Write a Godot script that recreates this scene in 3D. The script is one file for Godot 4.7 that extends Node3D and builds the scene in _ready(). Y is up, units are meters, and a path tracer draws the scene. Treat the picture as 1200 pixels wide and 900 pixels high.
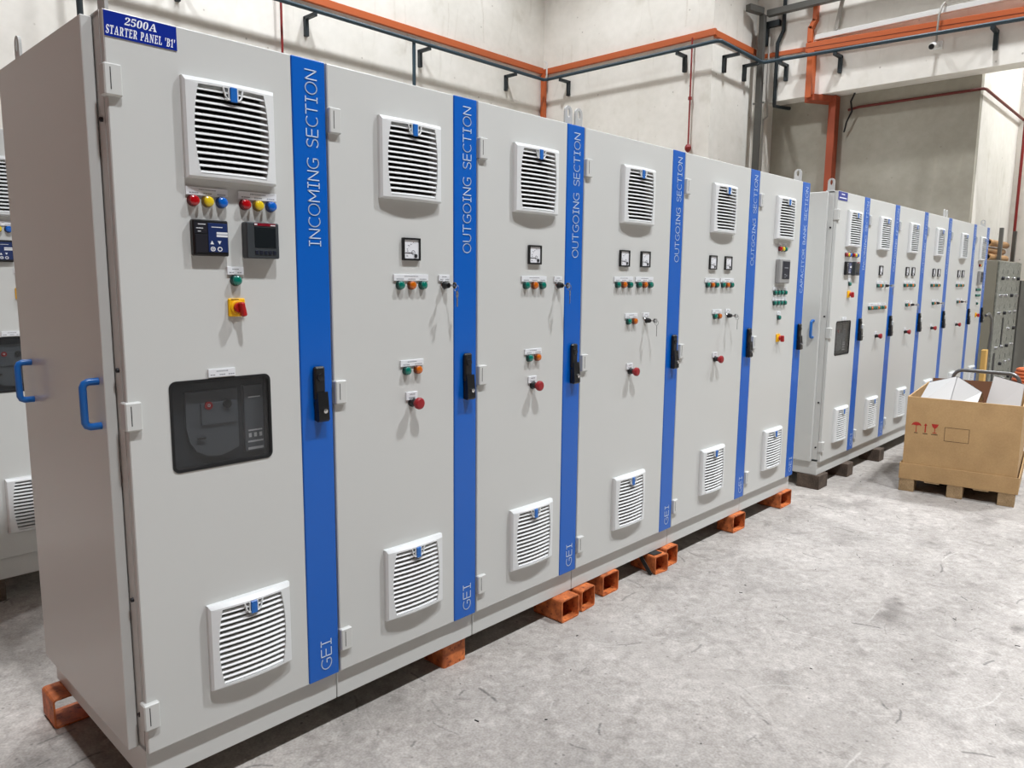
extends Node3D
# World: y up, floor at y = 0. x runs along the rows of cabinets, z = 0 is the plane of their doors, +z is the aisle where the viewer stands.

const DB := 0.2          # height of the bottom edge of the doors
const DH := 1.862        # height of a door
const XA := -5.5         # inside faces of the hall
const ZB := -6.5
const XS := 8.956        # the step in the end wall
const ZS := -3.448
const XE := 10.213       # end wall and beam
const XR := 10.517       # recessed wall under the beam
const ZR := -0.538
const XK := 12.95        # wall behind the beam
const YBEAM := 4.06
const YC := 9.8
const ZN := 14.0

var M := {}
var meshes := {}
var taken := {}
var rng := RandomNumberGenerator.new()

# ------------------------------------------------------------------ shapes
class Sh:
	var v := PackedVector3Array()
	var n := PackedVector3Array()
	var t := PackedVector2Array()

	func tri(a: Vector3, b: Vector3, c: Vector3, na: Vector3, nb: Vector3, nc: Vector3) -> void:
		if (b - a).cross(c - a).dot(na + nb + nc) > 0.0:
			v.append_array([a, c, b]); n.append_array([na, nc, nb])
		else:
			v.append_array([a, b, c]); n.append_array([na, nb, nc])
		t.append_array([Vector2(), Vector2(), Vector2()])

	func flat(a: Vector3, b: Vector3, c: Vector3, hint: Vector3) -> void:
		var m := (b - a).cross(c - a)
		if m.length_squared() < 1e-18: return
		m = m.normalized()
		if m.dot(hint) < 0.0: m = -m
		tri(a, b, c, m, m, m)

	func quad(a: Vector3, b: Vector3, c: Vector3, d: Vector3, hint: Vector3) -> void:
		flat(a, b, c, hint); flat(a, c, d, hint)

	func box(c: Vector3, s: Vector3, bev := 0.0, xf := Basis()) -> void:
		var h := s * 0.5
		var b := minf(bev, minf(h.x, minf(h.y, h.z)) * 0.98)
		for i in 3:
			var j := (i + 1) % 3
			var k := (i + 2) % 3
			for si in [-1.0, 1.0]:
				var q: Array[Vector3] = []
				for e in [[-1, -1], [1, -1], [1, 1], [-1, 1]]:
					var p := Vector3()
					p[i] = si * h[i]; p[j] = e[0] * (h[j] - b); p[k] = e[1] * (h[k] - b)
					q.append(c + xf * p)
				var hint := Vector3()
				hint[i] = si
				quad(q[0], q[1], q[2], q[3], xf * hint)
				if b > 0.0:
					for sj in [-1.0, 1.0]:
						var a1 := Vector3(); var a2 := Vector3(); var b1 := Vector3(); var b2 := Vector3()
						a1[i] = si * h[i]; a1[j] = sj * (h[j] - b); a1[k] = -(h[k] - b)
						a2 = a1; a2[k] = h[k] - b
						b1[i] = si * (h[i] - b); b1[j] = sj * h[j]; b1[k] = -(h[k] - b)
						b2 = b1; b2[k] = h[k] - b
						var hi := Vector3()
						hi[i] = si; hi[j] = sj
						quad(c + xf * a1, c + xf * a2, c + xf * b2, c + xf * b1, xf * hi)
		if b > 0.0:
			for sx in [-1.0, 1.0]:
				for sy in [-1.0, 1.0]:
					for sz in [-1.0, 1.0]:
						var sg := Vector3(sx, sy, sz)
						var o := sg * h
						flat(c + xf * (o - Vector3(0, sy, sz) * b), c + xf * (o - Vector3(sx, 0, sz) * b), c + xf * (o - Vector3(sx, sy, 0) * b), xf * sg)

	func lathe(prof: Array, xf: Transform3D, seg := 20) -> void:
		for i in prof.size() - 1:
			var p: Vector2 = prof[i]
			var q: Vector2 = prof[i + 1]
			var d := q - p
			if d.length() < 1e-6: continue
			var nn := Vector2(d.y, -d.x).normalized()
			for k in seg:
				var a := TAU * k / seg
				var b := TAU * (k + 1) / seg
				var ca := Vector3(cos(a), 0, sin(a))
				var cb := Vector3(cos(b), 0, sin(b))
				var up := Vector3.UP
				var p0 := xf * (ca * p.x + up * p.y); var p1 := xf * (cb * p.x + up * p.y)
				var q0 := xf * (ca * q.x + up * q.y); var q1 := xf * (cb * q.x + up * q.y)
				var n0 := xf.basis * (ca * nn.x + up * nn.y); var n1 := xf.basis * (cb * nn.x + up * nn.y)
				if p.x > 1e-6: tri(p0, p1, q1, n0, n1, n1)
				if q.x > 1e-6: tri(p0, q1, q0, n0, n1, n0)

	func tube(path: Array, r: float, seg := 10, caps := true) -> void:
		var rings := []
		var up := Vector3.UP
		var d0: Vector3 = (path[1] - path[0]).normalized()
		if absf(d0.dot(up)) > 0.9: up = Vector3.RIGHT
		for i in path.size():
			var d := Vector3()
			if i > 0: d += (path[i] - path[i - 1]).normalized()
			if i < path.size() - 1: d += (path[i + 1] - path[i]).normalized()
			d = d.normalized()
			up = (up - d * up.dot(d)).normalized()
			var w := d.cross(up)
			var ring := []
			for k in seg:
				var a := TAU * k / seg
				ring.append(up * cos(a) + w * sin(a))
			rings.append(ring)
		for i in path.size() - 1:
			for k in seg:
				var l := (k + 1) % seg
				var a: Vector3 = rings[i][k]; var b: Vector3 = rings[i][l]; var c: Vector3 = rings[i + 1][l]; var d: Vector3 = rings[i + 1][k]
				tri(path[i] + a * r, path[i] + b * r, path[i + 1] + c * r, a, b, c)
				tri(path[i] + a * r, path[i + 1] + c * r, path[i + 1] + d * r, a, c, d)
		if caps:
			for e in [[0, path[0] - path[1]], [path.size() - 1, path[-1] - path[-2]]]:
				for k in range(1, seg - 1):
					flat(path[e[0]] + rings[e[0]][0] * r, path[e[0]] + rings[e[0]][k] * r, path[e[0]] + rings[e[0]][k + 1] * r, e[1])

	func prism(poly: PackedVector2Array, z0: float, z1: float, xf := Transform3D()) -> void:
		var ix := Geometry2D.triangulate_polygon(poly)
		for i in range(0, ix.size(), 3):
			for e in [[z0, -1.0], [z1, 1.0]]:
				var q: Array[Vector3] = []
				for k in 3: q.append(xf * Vector3(poly[ix[i + k]].x, poly[ix[i + k]].y, e[0]))
				flat(q[0], q[1], q[2], xf.basis * Vector3(0, 0, e[1]))
		var area := 0.0
		for i in poly.size(): area += poly[i].cross(poly[(i + 1) % poly.size()])
		for i in poly.size():
			var a := poly[i]
			var b := poly[(i + 1) % poly.size()]
			var o := Vector2(b.y - a.y, a.x - b.x) * signf(area)
			quad(xf * Vector3(a.x, a.y, z0), xf * Vector3(b.x, b.y, z0), xf * Vector3(b.x, b.y, z1), xf * Vector3(a.x, a.y, z1), xf.basis * Vector3(o.x, o.y, 0))

	func ring(outer: PackedVector2Array, inner: PackedVector2Array, z0: float, z1: float, xf := Transform3D()) -> void:
		var m := outer.size()
		for i in m:
			var j := (i + 1) % m
			var a := outer[i]; var b := outer[j]; var c := inner[j]; var d := inner[i]
			for e in [[z0, -1.0], [z1, 1.0]]:
				quad(xf * Vector3(a.x, a.y, e[0]), xf * Vector3(b.x, b.y, e[0]), xf * Vector3(c.x, c.y, e[0]), xf * Vector3(d.x, d.y, e[0]), xf.basis * Vector3(0, 0, e[1]))
			var mid := (a + b - c - d)
			quad(xf * Vector3(a.x, a.y, z0), xf * Vector3(b.x, b.y, z0), xf * Vector3(b.x, b.y, z1), xf * Vector3(a.x, a.y, z1), xf.basis * Vector3(mid.x, mid.y, 0))
			quad(xf * Vector3(d.x, d.y, z0), xf * Vector3(c.x, c.y, z0), xf * Vector3(c.x, c.y, z1), xf * Vector3(d.x, d.y, z1), xf.basis * Vector3(-mid.x, -mid.y, 0))

	func panel(x0: float, x1: float, y0: float, y1: float, z0: float, z1: float, b: float, holes: Array) -> void:
		# a plate with chamfered front edges and rectangular openings
		var ys := [y0 + b, y1 - b]
		for h in holes: ys.append_array([h.position.y, h.end.y])
		ys.sort()
		for i in ys.size() - 1:
			if ys[i + 1] - ys[i] < 1e-5: continue
			var m: float = (ys[i] + ys[i + 1]) * 0.5
			var xs := [x0 + b]
			var inside: Array = holes.filter(func(h): return h.position.y < m and h.end.y > m)
			inside.sort_custom(func(p, q): return p.position.x < q.position.x)
			for h in inside: xs.append_array([h.position.x, h.end.x])
			xs.append(x1 - b)
			for k in range(0, xs.size(), 2):
				for e in [[z1, 1.0], [z0, -1.0]]:
					quad(Vector3(xs[k], ys[i], e[0]), Vector3(xs[k + 1], ys[i], e[0]), Vector3(xs[k + 1], ys[i + 1], e[0]), Vector3(xs[k], ys[i + 1], e[0]), Vector3(0, 0, e[1]))
		for h in holes:
			walls(h, z0, z1, -1.0)
		walls(Rect2(x0, y0, x1 - x0, y1 - y0), z0, z1 - b, 1.0)
		var o := [Vector2(x0, y0), Vector2(x1, y0), Vector2(x1, y1), Vector2(x0, y1)]
		var n4 := [Vector2(x0 + b, y0 + b), Vector2(x1 - b, y0 + b), Vector2(x1 - b, y1 - b), Vector2(x0 + b, y1 - b)]
		var cc := Vector2((x0 + x1) * 0.5, (y0 + y1) * 0.5)
		for i in 4:
			var j := (i + 1) % 4
			var w: Vector2 = ((o[i] + o[j]) * 0.5 - cc).normalized()
			quad(Vector3(o[i].x, o[i].y, z1 - b), Vector3(o[j].x, o[j].y, z1 - b), Vector3(n4[j].x, n4[j].y, z1), Vector3(n4[i].x, n4[i].y, z1), Vector3(w.x, w.y, 1))

	func walls(h: Rect2, z0: float, z1: float, sgn: float) -> void:
		var c := [h.position, Vector2(h.end.x, h.position.y), h.end, Vector2(h.position.x, h.end.y)]
		for i in 4:
			var a: Vector2 = c[i]
			var d: Vector2 = c[(i + 1) % 4]
			var w := ((a + d) * 0.5 - h.get_center()) * sgn
			quad(Vector3(a.x, a.y, z0), Vector3(d.x, d.y, z0), Vector3(d.x, d.y, z1), Vector3(a.x, a.y, z1), Vector3(w.x, w.y, 0))

	func sheet(g: Array, th: float) -> void:
		# a grid of points [row][column] thickened along its normals
		for i in g.size() - 1:
			for j in g[0].size() - 1:
				var a: Vector3 = g[i][j]; var b: Vector3 = g[i][j + 1]; var c: Vector3 = g[i + 1][j + 1]; var d: Vector3 = g[i + 1][j]
				var m := (c - a).cross(d - b).normalized()
				var o := m * th * 0.5
				quad(a + o, b + o, c + o, d + o, m)
				quad(a - o, b - o, c - o, d - o, -m)
				if i == 0: quad(a + o, b + o, b - o, a - o, a - d)
				if i == g.size() - 2: quad(d + o, c + o, c - o, d - o, d - a)
				if j == 0: quad(a + o, d + o, d - o, a - o, a - b)
				if j == g[0].size() - 2: quad(b + o, c + o, c - o, b - o, b - a)

	func add(arr: Array, xf: Transform3D) -> void:
		var av: PackedVector3Array = arr[Mesh.ARRAY_VERTEX]
		var an: PackedVector3Array = arr[Mesh.ARRAY_NORMAL]
		var ix: PackedInt32Array = arr[Mesh.ARRAY_INDEX] if arr[Mesh.ARRAY_INDEX] != null else PackedInt32Array(range(av.size()))
		for i in range(0, ix.size() - 2, 3):
			tri(xf * av[ix[i]], xf * av[ix[i + 1]], xf * av[ix[i + 2]], xf.basis * an[ix[i]], xf.basis * an[ix[i + 1]], xf.basis * an[ix[i + 2]])

	func mesh() -> ArrayMesh:
		var arr := []
		arr.resize(Mesh.ARRAY_MAX)
		arr[Mesh.ARRAY_VERTEX] = v
		for i in n.size(): n[i] = n[i].normalized()
		arr[Mesh.ARRAY_NORMAL] = n
		arr[Mesh.ARRAY_TEX_UV] = t
		var m := ArrayMesh.new()
		m.add_surface_from_arrays(Mesh.PRIMITIVE_TRIANGLES, arr)
		return m

func rrect(w: float, h: float, r: float, k := 4, c := Vector2()) -> PackedVector2Array:
	var p := PackedVector2Array()
	for q in 4:
		var cc := Vector2([1, -1, -1, 1][q] * (w * 0.5 - r), [1, 1, -1, -1][q] * (h * 0.5 - r))
		for i in k + 1:
			var a := PI * 0.5 * (q + float(i) / k)
			p.append(c + cc + Vector2(cos(a), sin(a)) * r)
	return p

# ------------------------------------------------------------------ naming and tagging
func numbered(called: String) -> String:
	var c: int = taken.get(called, 0)
	taken[called] = c + 1
	return called if c == 0 else "%s_%03d" % [called, c]

func tag(o: Node3D, label: String, category: String, group := "", kind := "") -> Node3D:
	o.set_meta("label", label)
	if category: o.set_meta("category", category)
	if group: o.set_meta("group", group)
	if kind: o.set_meta("kind", kind)
	return o

func thing(called: String, label: String, category: String, at := Vector3.ZERO, turn := 0.0, group := "") -> Node3D:
	var o := Node3D.new()
	o.name = numbered(called)
	add_child(o)
	o.position = at
	o.rotation.y = turn
	return tag(o, label, category, group)

func put(called: String, m: Mesh, mat: Material, parent: Node3D = null, at := Vector3.ZERO) -> MeshInstance3D:
	var o := MeshInstance3D.new()
	o.mesh = m
	o.material_override = mat
	o.position = at
	if parent == null:
		o.name = numbered(called)
		add_child(o)
	else:
		var k := 0
		var nm := called
		while parent.has_node(nm):
			k += 1
			nm = "%s_%03d" % [called, k]
		o.name = nm
		parent.add_child(o, true)
	return o

func struct_box(called: String, a: Vector3, b: Vector3, mat: Material) -> MeshInstance3D:
	var s := Sh.new()
	s.box((a + b) * 0.5, (b - a).abs())
	var o := put(called, s.mesh(), mat)
	o.set_meta("kind", "structure")
	return o

func cached(key: String, make: Callable) -> Mesh:
	if not meshes.has(key): meshes[key] = make.call()
	return meshes[key]

# ------------------------------------------------------------------ materials
func mat(called: String, c: Color, rough := 0.5, metal := 0.0) -> StandardMaterial3D:
	var m := StandardMaterial3D.new()
	m.resource_name = called
	m.albedo_color = c
	m.roughness = rough
	m.metallic = metal
	M[called] = m
	return m

func c8(r: int, g: int, b: int) -> Color:
	return Color8(r, g, b)

func noise_bytes(w: int, sd: int, freq: float, oct: int, kind := FastNoiseLite.TYPE_SIMPLEX_SMOOTH) -> PackedByteArray:
	var f := FastNoiseLite.new()
	f.noise_type = kind
	f.seed = sd
	f.frequency = freq
	f.fractal_octaves = oct
	f.fractal_gain = 0.55
	var im := f.get_seamless_image(w, w, false, false, 0.12, true)
	im.convert(Image.FORMAT_L8)
	return im.get_data()

func blend_texture(w: int, layers: Array, base: Vector3, marks: Callable) -> ImageTexture:
	# layers: [bytes, strength, tint]; each shifts the base colour
	var out := PackedByteArray()
	out.resize(w * w * 3)
	for i in w * w:
		var s := base
		for l in layers:
			var x: float = (l[0][i] - 128) / 128.0
			if l.size() > 3: x = maxf(0.0, x - l[3])
			s += l[2] * (x * l[1])
		out[i * 3] = clampi(int(s.x), 0, 255)
		out[i * 3 + 1] = clampi(int(s.y), 0, 255)
		out[i * 3 + 2] = clampi(int(s.z), 0, 255)
	var im := Image.create_from_data(w, w, false, Image.FORMAT_RGB8, out)
	marks.call(im)
	return ImageTexture.create_from_image(im)

func dab(im: Image, x: int, y: int, r: float, c: Color, a: float) -> void:
	var R := ceili(r)
	for dy in range(-R, R + 1):
		for dx in range(-R, R + 1):
			var d := Vector2(dx, dy).length() / r
			if d > 1.0: continue
			var px := posmod(x + dx, im.get_width())
			var py := posmod(y + dy, im.get_height())
			im.set_pixel(px, py, im.get_pixel(px, py).lerp(c, a * minf(1.0, (1.0 - d) * 2.5)))

func scratch(im: Image, p: Vector2, ang: float, length: float, r: float, c: Color, a: float, curl := 0.03) -> void:
	var k := 0.0
	var w := rng.randf_range(-curl, curl)
	while k < length:
		dab(im, int(p.x), int(p.y), r, c, a * rng.randf_range(0.4, 1.0))
		ang += w + rng.randf_range(-0.05, 0.05)
		p += Vector2(cos(ang), sin(ang)) * maxf(1.0, r * 0.7)
		k += maxf(1.0, r * 0.7)

func floor_marks(im: Image) -> void:
	rng.seed = 77
	var w := im.get_width()
	for i in 110:   # pale scuffs
		scratch(im, Vector2(rng.randi() % w, rng.randi() % w), rng.randf() * TAU, rng.randf_range(15, 90), rng.randf_range(0.7, 1.5), c8(220, 216, 210), rng.randf_range(0.15, 0.55), 0.012)
	for i in 130:    # dark scuffs
		scratch(im, Vector2(rng.randi() % w, rng.randi() % w), rng.randf() * TAU, rng.randf_range(6, 45), rng.randf_range(0.8, 2.2), c8(92, 90, 87), rng.randf_range(0.15, 0.5))
	for i in 2600:   # specks
		var d := rng.randf() < 0.55
		dab(im, rng.randi() % w, rng.randi() % w, rng.randf_range(0.7, 1.9), c8(104, 101, 97) if d else c8(214, 212, 206), rng.randf_range(0.2, 0.7))
	for i in 40:    # spilled cement and plaster, hard-edged
		var x := rng.randi() % w
		var y := rng.randi() % w
		for j in rng.randi_range(4, 22):
			dab(im, x + int(rng.randfn(0, 9)), y + int(rng.randfn(0, 6)), rng.randf_range(1.0, 3.5), c8(208, 205, 199), rng.randf_range(0.1, 0.4))

func stain_marks(im: Image) -> void:
	rng.seed = 11
	var w := im.get_width()
	var px := w / 14.0
	# stains seen on the concrete of the aisle: [x, z, radius, darkness]
	for s in [[2.75, 1.02, 0.10, 0.30], [2.85, 1.0, 0.08, 0.3], [2.95, 0.98, 0.05, 0.25], [3.9, 0.9, 0.16, 0.10], [3.2, 1.9, 0.14, 0.18], [3.35, 1.95, 0.12, 0.18], [3.05, 1.7, 0.06, 0.25], [2.4, 1.35, 0.05, 0.2], [3.0, 1.45, 0.05, 0.3],
			[4.4, 0.35, 0.2, 0.1], [1.9, 0.9, 0.12, 0.08], [4.6, 1.0, 0.2, 0.1], [3.6, 0.5, 0.18, 0.08], [2.0, 1.7, 0.1, 0.08]]:
		for j in 40:
			dab(im, int((s[0] + 2.0 + rng.randfn(0, s[2] * 0.5)) * px), int((s[1] + 7.0 + rng.randfn(0, s[2] * 0.25)) * px), s[2] * px * rng.randf_range(0.15, 0.4), c8(160, 158, 156), s[3] * 0.5)
	for i in 60:
		scratch(im, Vector2(rng.randi() % w, rng.randi() % w), rng.randf() * TAU, rng.randf_range(20, 120), rng.randf_range(0.7, 1.4), c8(255, 255, 254), rng.randf_range(0.2, 0.6), 0.02)
	for i in 50:
		scratch(im, Vector2(rng.randi() % w, rng.randi() % w), rng.randf() * TAU, rng.randf_range(4, 30), rng.randf_range(0.7, 1.6), c8(140, 138, 136), rng.randf_range(0.2, 0.6), 0.02)

func wall_marks(im: Image) -> void:
	rng.seed = 5
	var w := im.get_width()
	for i in 26:   # drips and rubbed smears
		scratch(im, Vector2(rng.randi() % w, rng.randi() % w), PI / 2 + rng.randf_range(-0.08, 0.08), rng.randf_range(20, 120), rng.randf_range(1.0, 4.0), c8(192, 184, 168), rng.randf_range(0.03, 0.14), 0.003)
	for i in 60:
		dab(im, rng.randi() % w, rng.randi() % w, rng.randf_range(0.8, 1.8), c8(130, 122, 110), rng.randf_range(0.2, 0.6))

func card_marks(_im: Image) -> void: pass

func triplanar(m: StandardMaterial3D, t: Texture2D, per_metre: float) -> void:
	m.albedo_color = Color.WHITE
	m.albedo_texture = t
	m.uv1_triplanar = true
	m.uv1_world_triplanar = true
	m.uv1_scale = Vector3.ONE * per_metre

func make_materials() -> void:
	mat("cabinet_paint", c8(203, 204, 200), 0.36)
	mat("side_paint", c8(203, 204, 200), 0.26)
	mat("vent_plastic", c8(220, 222, 221), 0.4)
	mat("lug_steel", c8(178, 178, 175), 0.4)
	mat("blue_paint", c8(0, 92, 186), 0.3)
	mat("blue_plastic", c8(24, 102, 184), 0.35)
	mat("blue_handle", c8(26, 100, 176), 0.3)
	mat("print_white", c8(206, 222, 240), 0.5)
	mat("plate_blue", c8(8, 40, 142), 0.3)
	mat("plate_letter", c8(244, 246, 250), 0.5)
	mat("black_plastic", c8(17, 18, 20), 0.38)
	mat("black_gasket", c8(10, 10, 11), 0.7)
	mat("slot_dark", c8(60, 60, 60), 0.7)
	mat("label_white", c8(226, 228, 230), 0.35)
	mat("print_grey", c8(146, 148, 152), 0.6)
	mat("meter_face", c8(228, 229, 232), 0.35)
	mat("ink", c8(28, 28, 32), 0.5)
	mat("chrome", c8(205, 205, 205), 0.22, 1.0)
	mat("steel", c8(150, 150, 148), 0.35, 1.0)
	for l in [["red", 172, 8, 18], ["yellow", 222, 194, 30], ["blue", 10, 96, 190], ["green", 0, 112, 96], ["orange", 198, 100, 8]]:
		var m := mat("lens_" + l[0], c8(l[1], l[2], l[3]), 0.18)
		m.clearcoat_enabled = true
		m.clearcoat = 0.6
		m.clearcoat_roughness = 0.08
		mat("ring_" + l[0], c8(int(l[1] * 0.55), int(l[2] * 0.5), int(l[3] * 0.55)), 0.35)
	mat("stop_red", c8(150, 26, 34), 0.4)
	mat("switch_yellow", c8(240, 184, 12), 0.4)
	mat("switch_red", c8(176, 24, 24), 0.35)
	mat("relay_navy", c8(24, 44, 92), 0.35)
	mat("relay_dark", c8(36, 36, 42), 0.3)
	mat("meter_grey", c8(52, 57, 60), 0.45)
	mat("screen_dark", c8(26, 31, 34), 0.16)
	mat("key_navy", c8(20, 26, 42), 0.4)
	mat("bar_red", c8(128, 14, 34), 0.3)
	mat("breaker_grey", c8(104, 110, 116), 0.5)
	mat("breaker_dark", c8(54, 60, 66), 0.55)
	mat("inside_dark", c8(70, 74, 76), 0.7)
	mat("controller_grey", c8(150, 150, 148), 0.4)
	var gl := mat("window_acrylic", Color(0.14, 0.15, 0.16, 0.24), 0.06)
	gl.metallic_specular = 0.4
	gl.transparency = BaseMaterial3D.TRANSPARENCY_ALPHA
	# building
	var wt := blend_texture(512, [[noise_bytes(512, 3, 0.006, 4), 7.0, Vector3(1, 1.03, 1.15)], [noise_bytes(512, 9, 0.05, 4), 4.0, Vector3(1, 1, 1.05)], [noise_bytes(512, 21, 0.012, 5), -26.0, Vector3(0.8, 0.85, 1.0), 0.42]], Vector3(236, 233, 224), wall_marks)
	triplanar(mat("wall_paint", Color.WHITE, 0.85), wt, 0.27)
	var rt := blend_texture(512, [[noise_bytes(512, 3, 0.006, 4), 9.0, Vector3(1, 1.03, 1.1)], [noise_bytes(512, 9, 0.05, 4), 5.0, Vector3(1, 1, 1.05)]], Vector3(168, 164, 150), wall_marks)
	triplanar(mat("shaded_wall_paint", Color.WHITE, 0.85), rt, 0.27)  # recessed wall: shade under the beam is put into this greyer wall colour
	mat("wall_brown", c8(148, 74, 48), 0.85)
	mat("wall_plain", c8(128, 126, 122), 0.85)
	mat("ceiling_sheet", c8(140, 140, 138), 0.8)
	var ft := blend_texture(1024, [[noise_bytes(1024, 1, 0.01, 5), 9.0, Vector3(1, 1, 1)], [noise_bytes(1024, 2, 0.06, 5), 15.0, Vector3(1, 1, 0.98)], [noise_bytes(1024, 4, 0.28, 2), 20.0, Vector3(1, 1, 1)], [noise_bytes(1024, 8, 0.03, 6), 36.0, Vector3(1, 1, 1), 0.24], [noise_bytes(1024, 12, 0.022, 6), -38.0, Vector3(1, 1, 1), 0.28]], Vector3(177, 171, 165), floor_marks)
	var st := blend_texture(1024, [[noise_bytes(1024, 31, 0.012, 6), 20.0, Vector3(1, 1, 1)], [noise_bytes(1024, 35, 0.025, 6), -60.0, Vector3(1, 1, 1), 0.3]], Vector3(240, 240, 239), stain_marks)
	var fm := mat("concrete_floor", Color.WHITE, 0.72)
	fm.albedo_texture = ft
	fm.detail_enabled = true
	fm.detail_blend_mode = BaseMaterial3D.BLEND_MODE_MUL
	fm.detail_uv_layer = BaseMaterial3D.DETAIL_UV_2
	fm.detail_albedo = st
	var bt := blend_texture(256, [[noise_bytes(256, 41, 0.03, 5), 40.0, Vector3(1, 0.7, 0.4)], [noise_bytes(256, 45, 0.06, 4), -160.0, Vector3(1, 0.7, 0.4), 0.32]], Vector3(196, 108, 56), card_marks)
	triplanar(mat("orange_steel", Color.WHITE, 0.6), bt, 2.1)
	mat("orange_trunking", c8(194, 97, 50), 0.5)
	mat("shaded_trunking", c8(164, 76, 46), 0.55)  # same orange trunking, darkened in colour for the shade below the beam
	mat("trunking_joint", c8(110, 42, 20), 0.6)
	mat("teal_pipe", c8(46, 66, 76), 0.45)
	mat("dark_pipe", c8(30, 40, 44), 0.5)
	mat("red_pipe", c8(132, 30, 28), 0.5)
	mat("maroon_pipe", c8(110, 40, 32), 0.55)
	mat("grey_tube", c8(92, 92, 87), 0.5)
	mat("white_trunking", c8(222, 222, 218), 0.5)
	mat("conduit_grey", c8(170, 166, 158), 0.6)
	var ct := blend_texture(256, [[noise_bytes(256, 51, 0.02, 4), 10.0, Vector3(1, 0.9, 0.7)], [noise_bytes(256, 52, 0.3, 2), 6.0, Vector3(1, 1, 1)]], Vector3(184, 150, 104), card_marks)
	triplanar(mat("cardboard", Color.WHITE, 0.8), ct, 0.9)
	mat("card_inside", c8(120, 82, 58), 0.85)
	mat("card_edge", c8(216, 190, 150), 0.8)
	var wd := blend_texture(256, [[noise_bytes(256, 61, 0.02, 4), 26.0, Vector3(1, 0.9, 0.8)], [noise_bytes(256, 62, 0.2, 3), 20.0, Vector3(1, 0.9, 0.8)]], Vector3(164, 138, 102), card_marks)
	triplanar(mat("pallet_wood", Color.WHITE, 0.8), wd, 1.6)
	var dw := blend_texture(256, [[noise_bytes(256, 63, 0.02, 4), 20.0, Vector3(1, 0.9, 0.8)], [noise_bytes(256, 64, 0.2, 3), 16.0, Vector3(1, 0.9, 0.8)]], Vector3(78, 66, 56), card_marks)
	triplanar(mat("dark_wood", Color.WHITE, 0.8), dw, 1.6)
	mat("foam_white", c8(190, 189, 186), 0.6)
	mat("foam_grey", c8(146, 141, 136), 0.6)
	mat("print_red", c8(176, 42, 32), 0.7)
	mat("print_brown", c8(70, 50, 36), 0.7)
	var tc := blend_texture(256, [[noise_bytes(256, 71, 0.05, 5), 26.0, Vector3(1, 1, 1)], [noise_bytes(256, 72, 0.2, 3), 18.0, Vector3(1, 1, 1)]], Vector3(126, 127, 118), card_marks)
	triplanar(mat("scuffed_grey", Color.WHITE, 0.5), tc, 1.2)
	mat("olive_grey", c8(128, 124, 110), 0.45)
	mat("rolled_card", c8(168, 128, 84), 0.5)
	mat("board_yellow", c8(222, 176, 96), 0.6)
	mat("carton_pink", c8(150, 118, 128), 0.7)
	mat("tube_grey", c8(120, 120, 118), 0.35, 0.6)
	mat("lamp_body", c8(70, 72, 74), 0.5)
	var lg := mat("lamp_glow", c8(255, 250, 240), 0.5)
	lg.emission_enabled = true
	lg.emission = c8(247, 250, 255)
	lg.emission_energy_multiplier = 12.0
	mat("scrap_dark", c8(40, 38, 36), 0.8)

# ------------------------------------------------------------------ lettering
func glyphs(text: String, fontname: String, weight: int) -> Array:
	var key := "font_" + fontname + str(weight)
	if not meshes.has(key):
		var f := SystemFont.new()
		f.font_names = PackedStringArray([fontname])
		f.font_weight = weight
		meshes[key] = f
	var out := []
	for ch in text:
		var k2 := key + ch
		if not meshes.has(k2):
			if ch == " ":
				meshes[k2] = null
			else:
				var tm := TextMesh.new()
				tm.text = ch
				tm.font = meshes[key]
				tm.font_size = 64
				tm.pixel_size = 0.01
				tm.depth = 0.02
				tm.curve_step = 2.0
				tm.horizontal_alignment = HORIZONTAL_ALIGNMENT_LEFT
				meshes[k2] = tm
		out.append(meshes[k2])
	return out

func arc(cx: float, cy: float, rx: float, ry: float, from: float, to: float, k := 12) -> Array:
	var out := []
	for i in k + 1:
		var t := deg_to_rad(lerpf(from, to, float(i) / k))
		out.append(Vector2(cx + cos(t) * rx, cy + sin(t) * ry))
	return out

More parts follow.
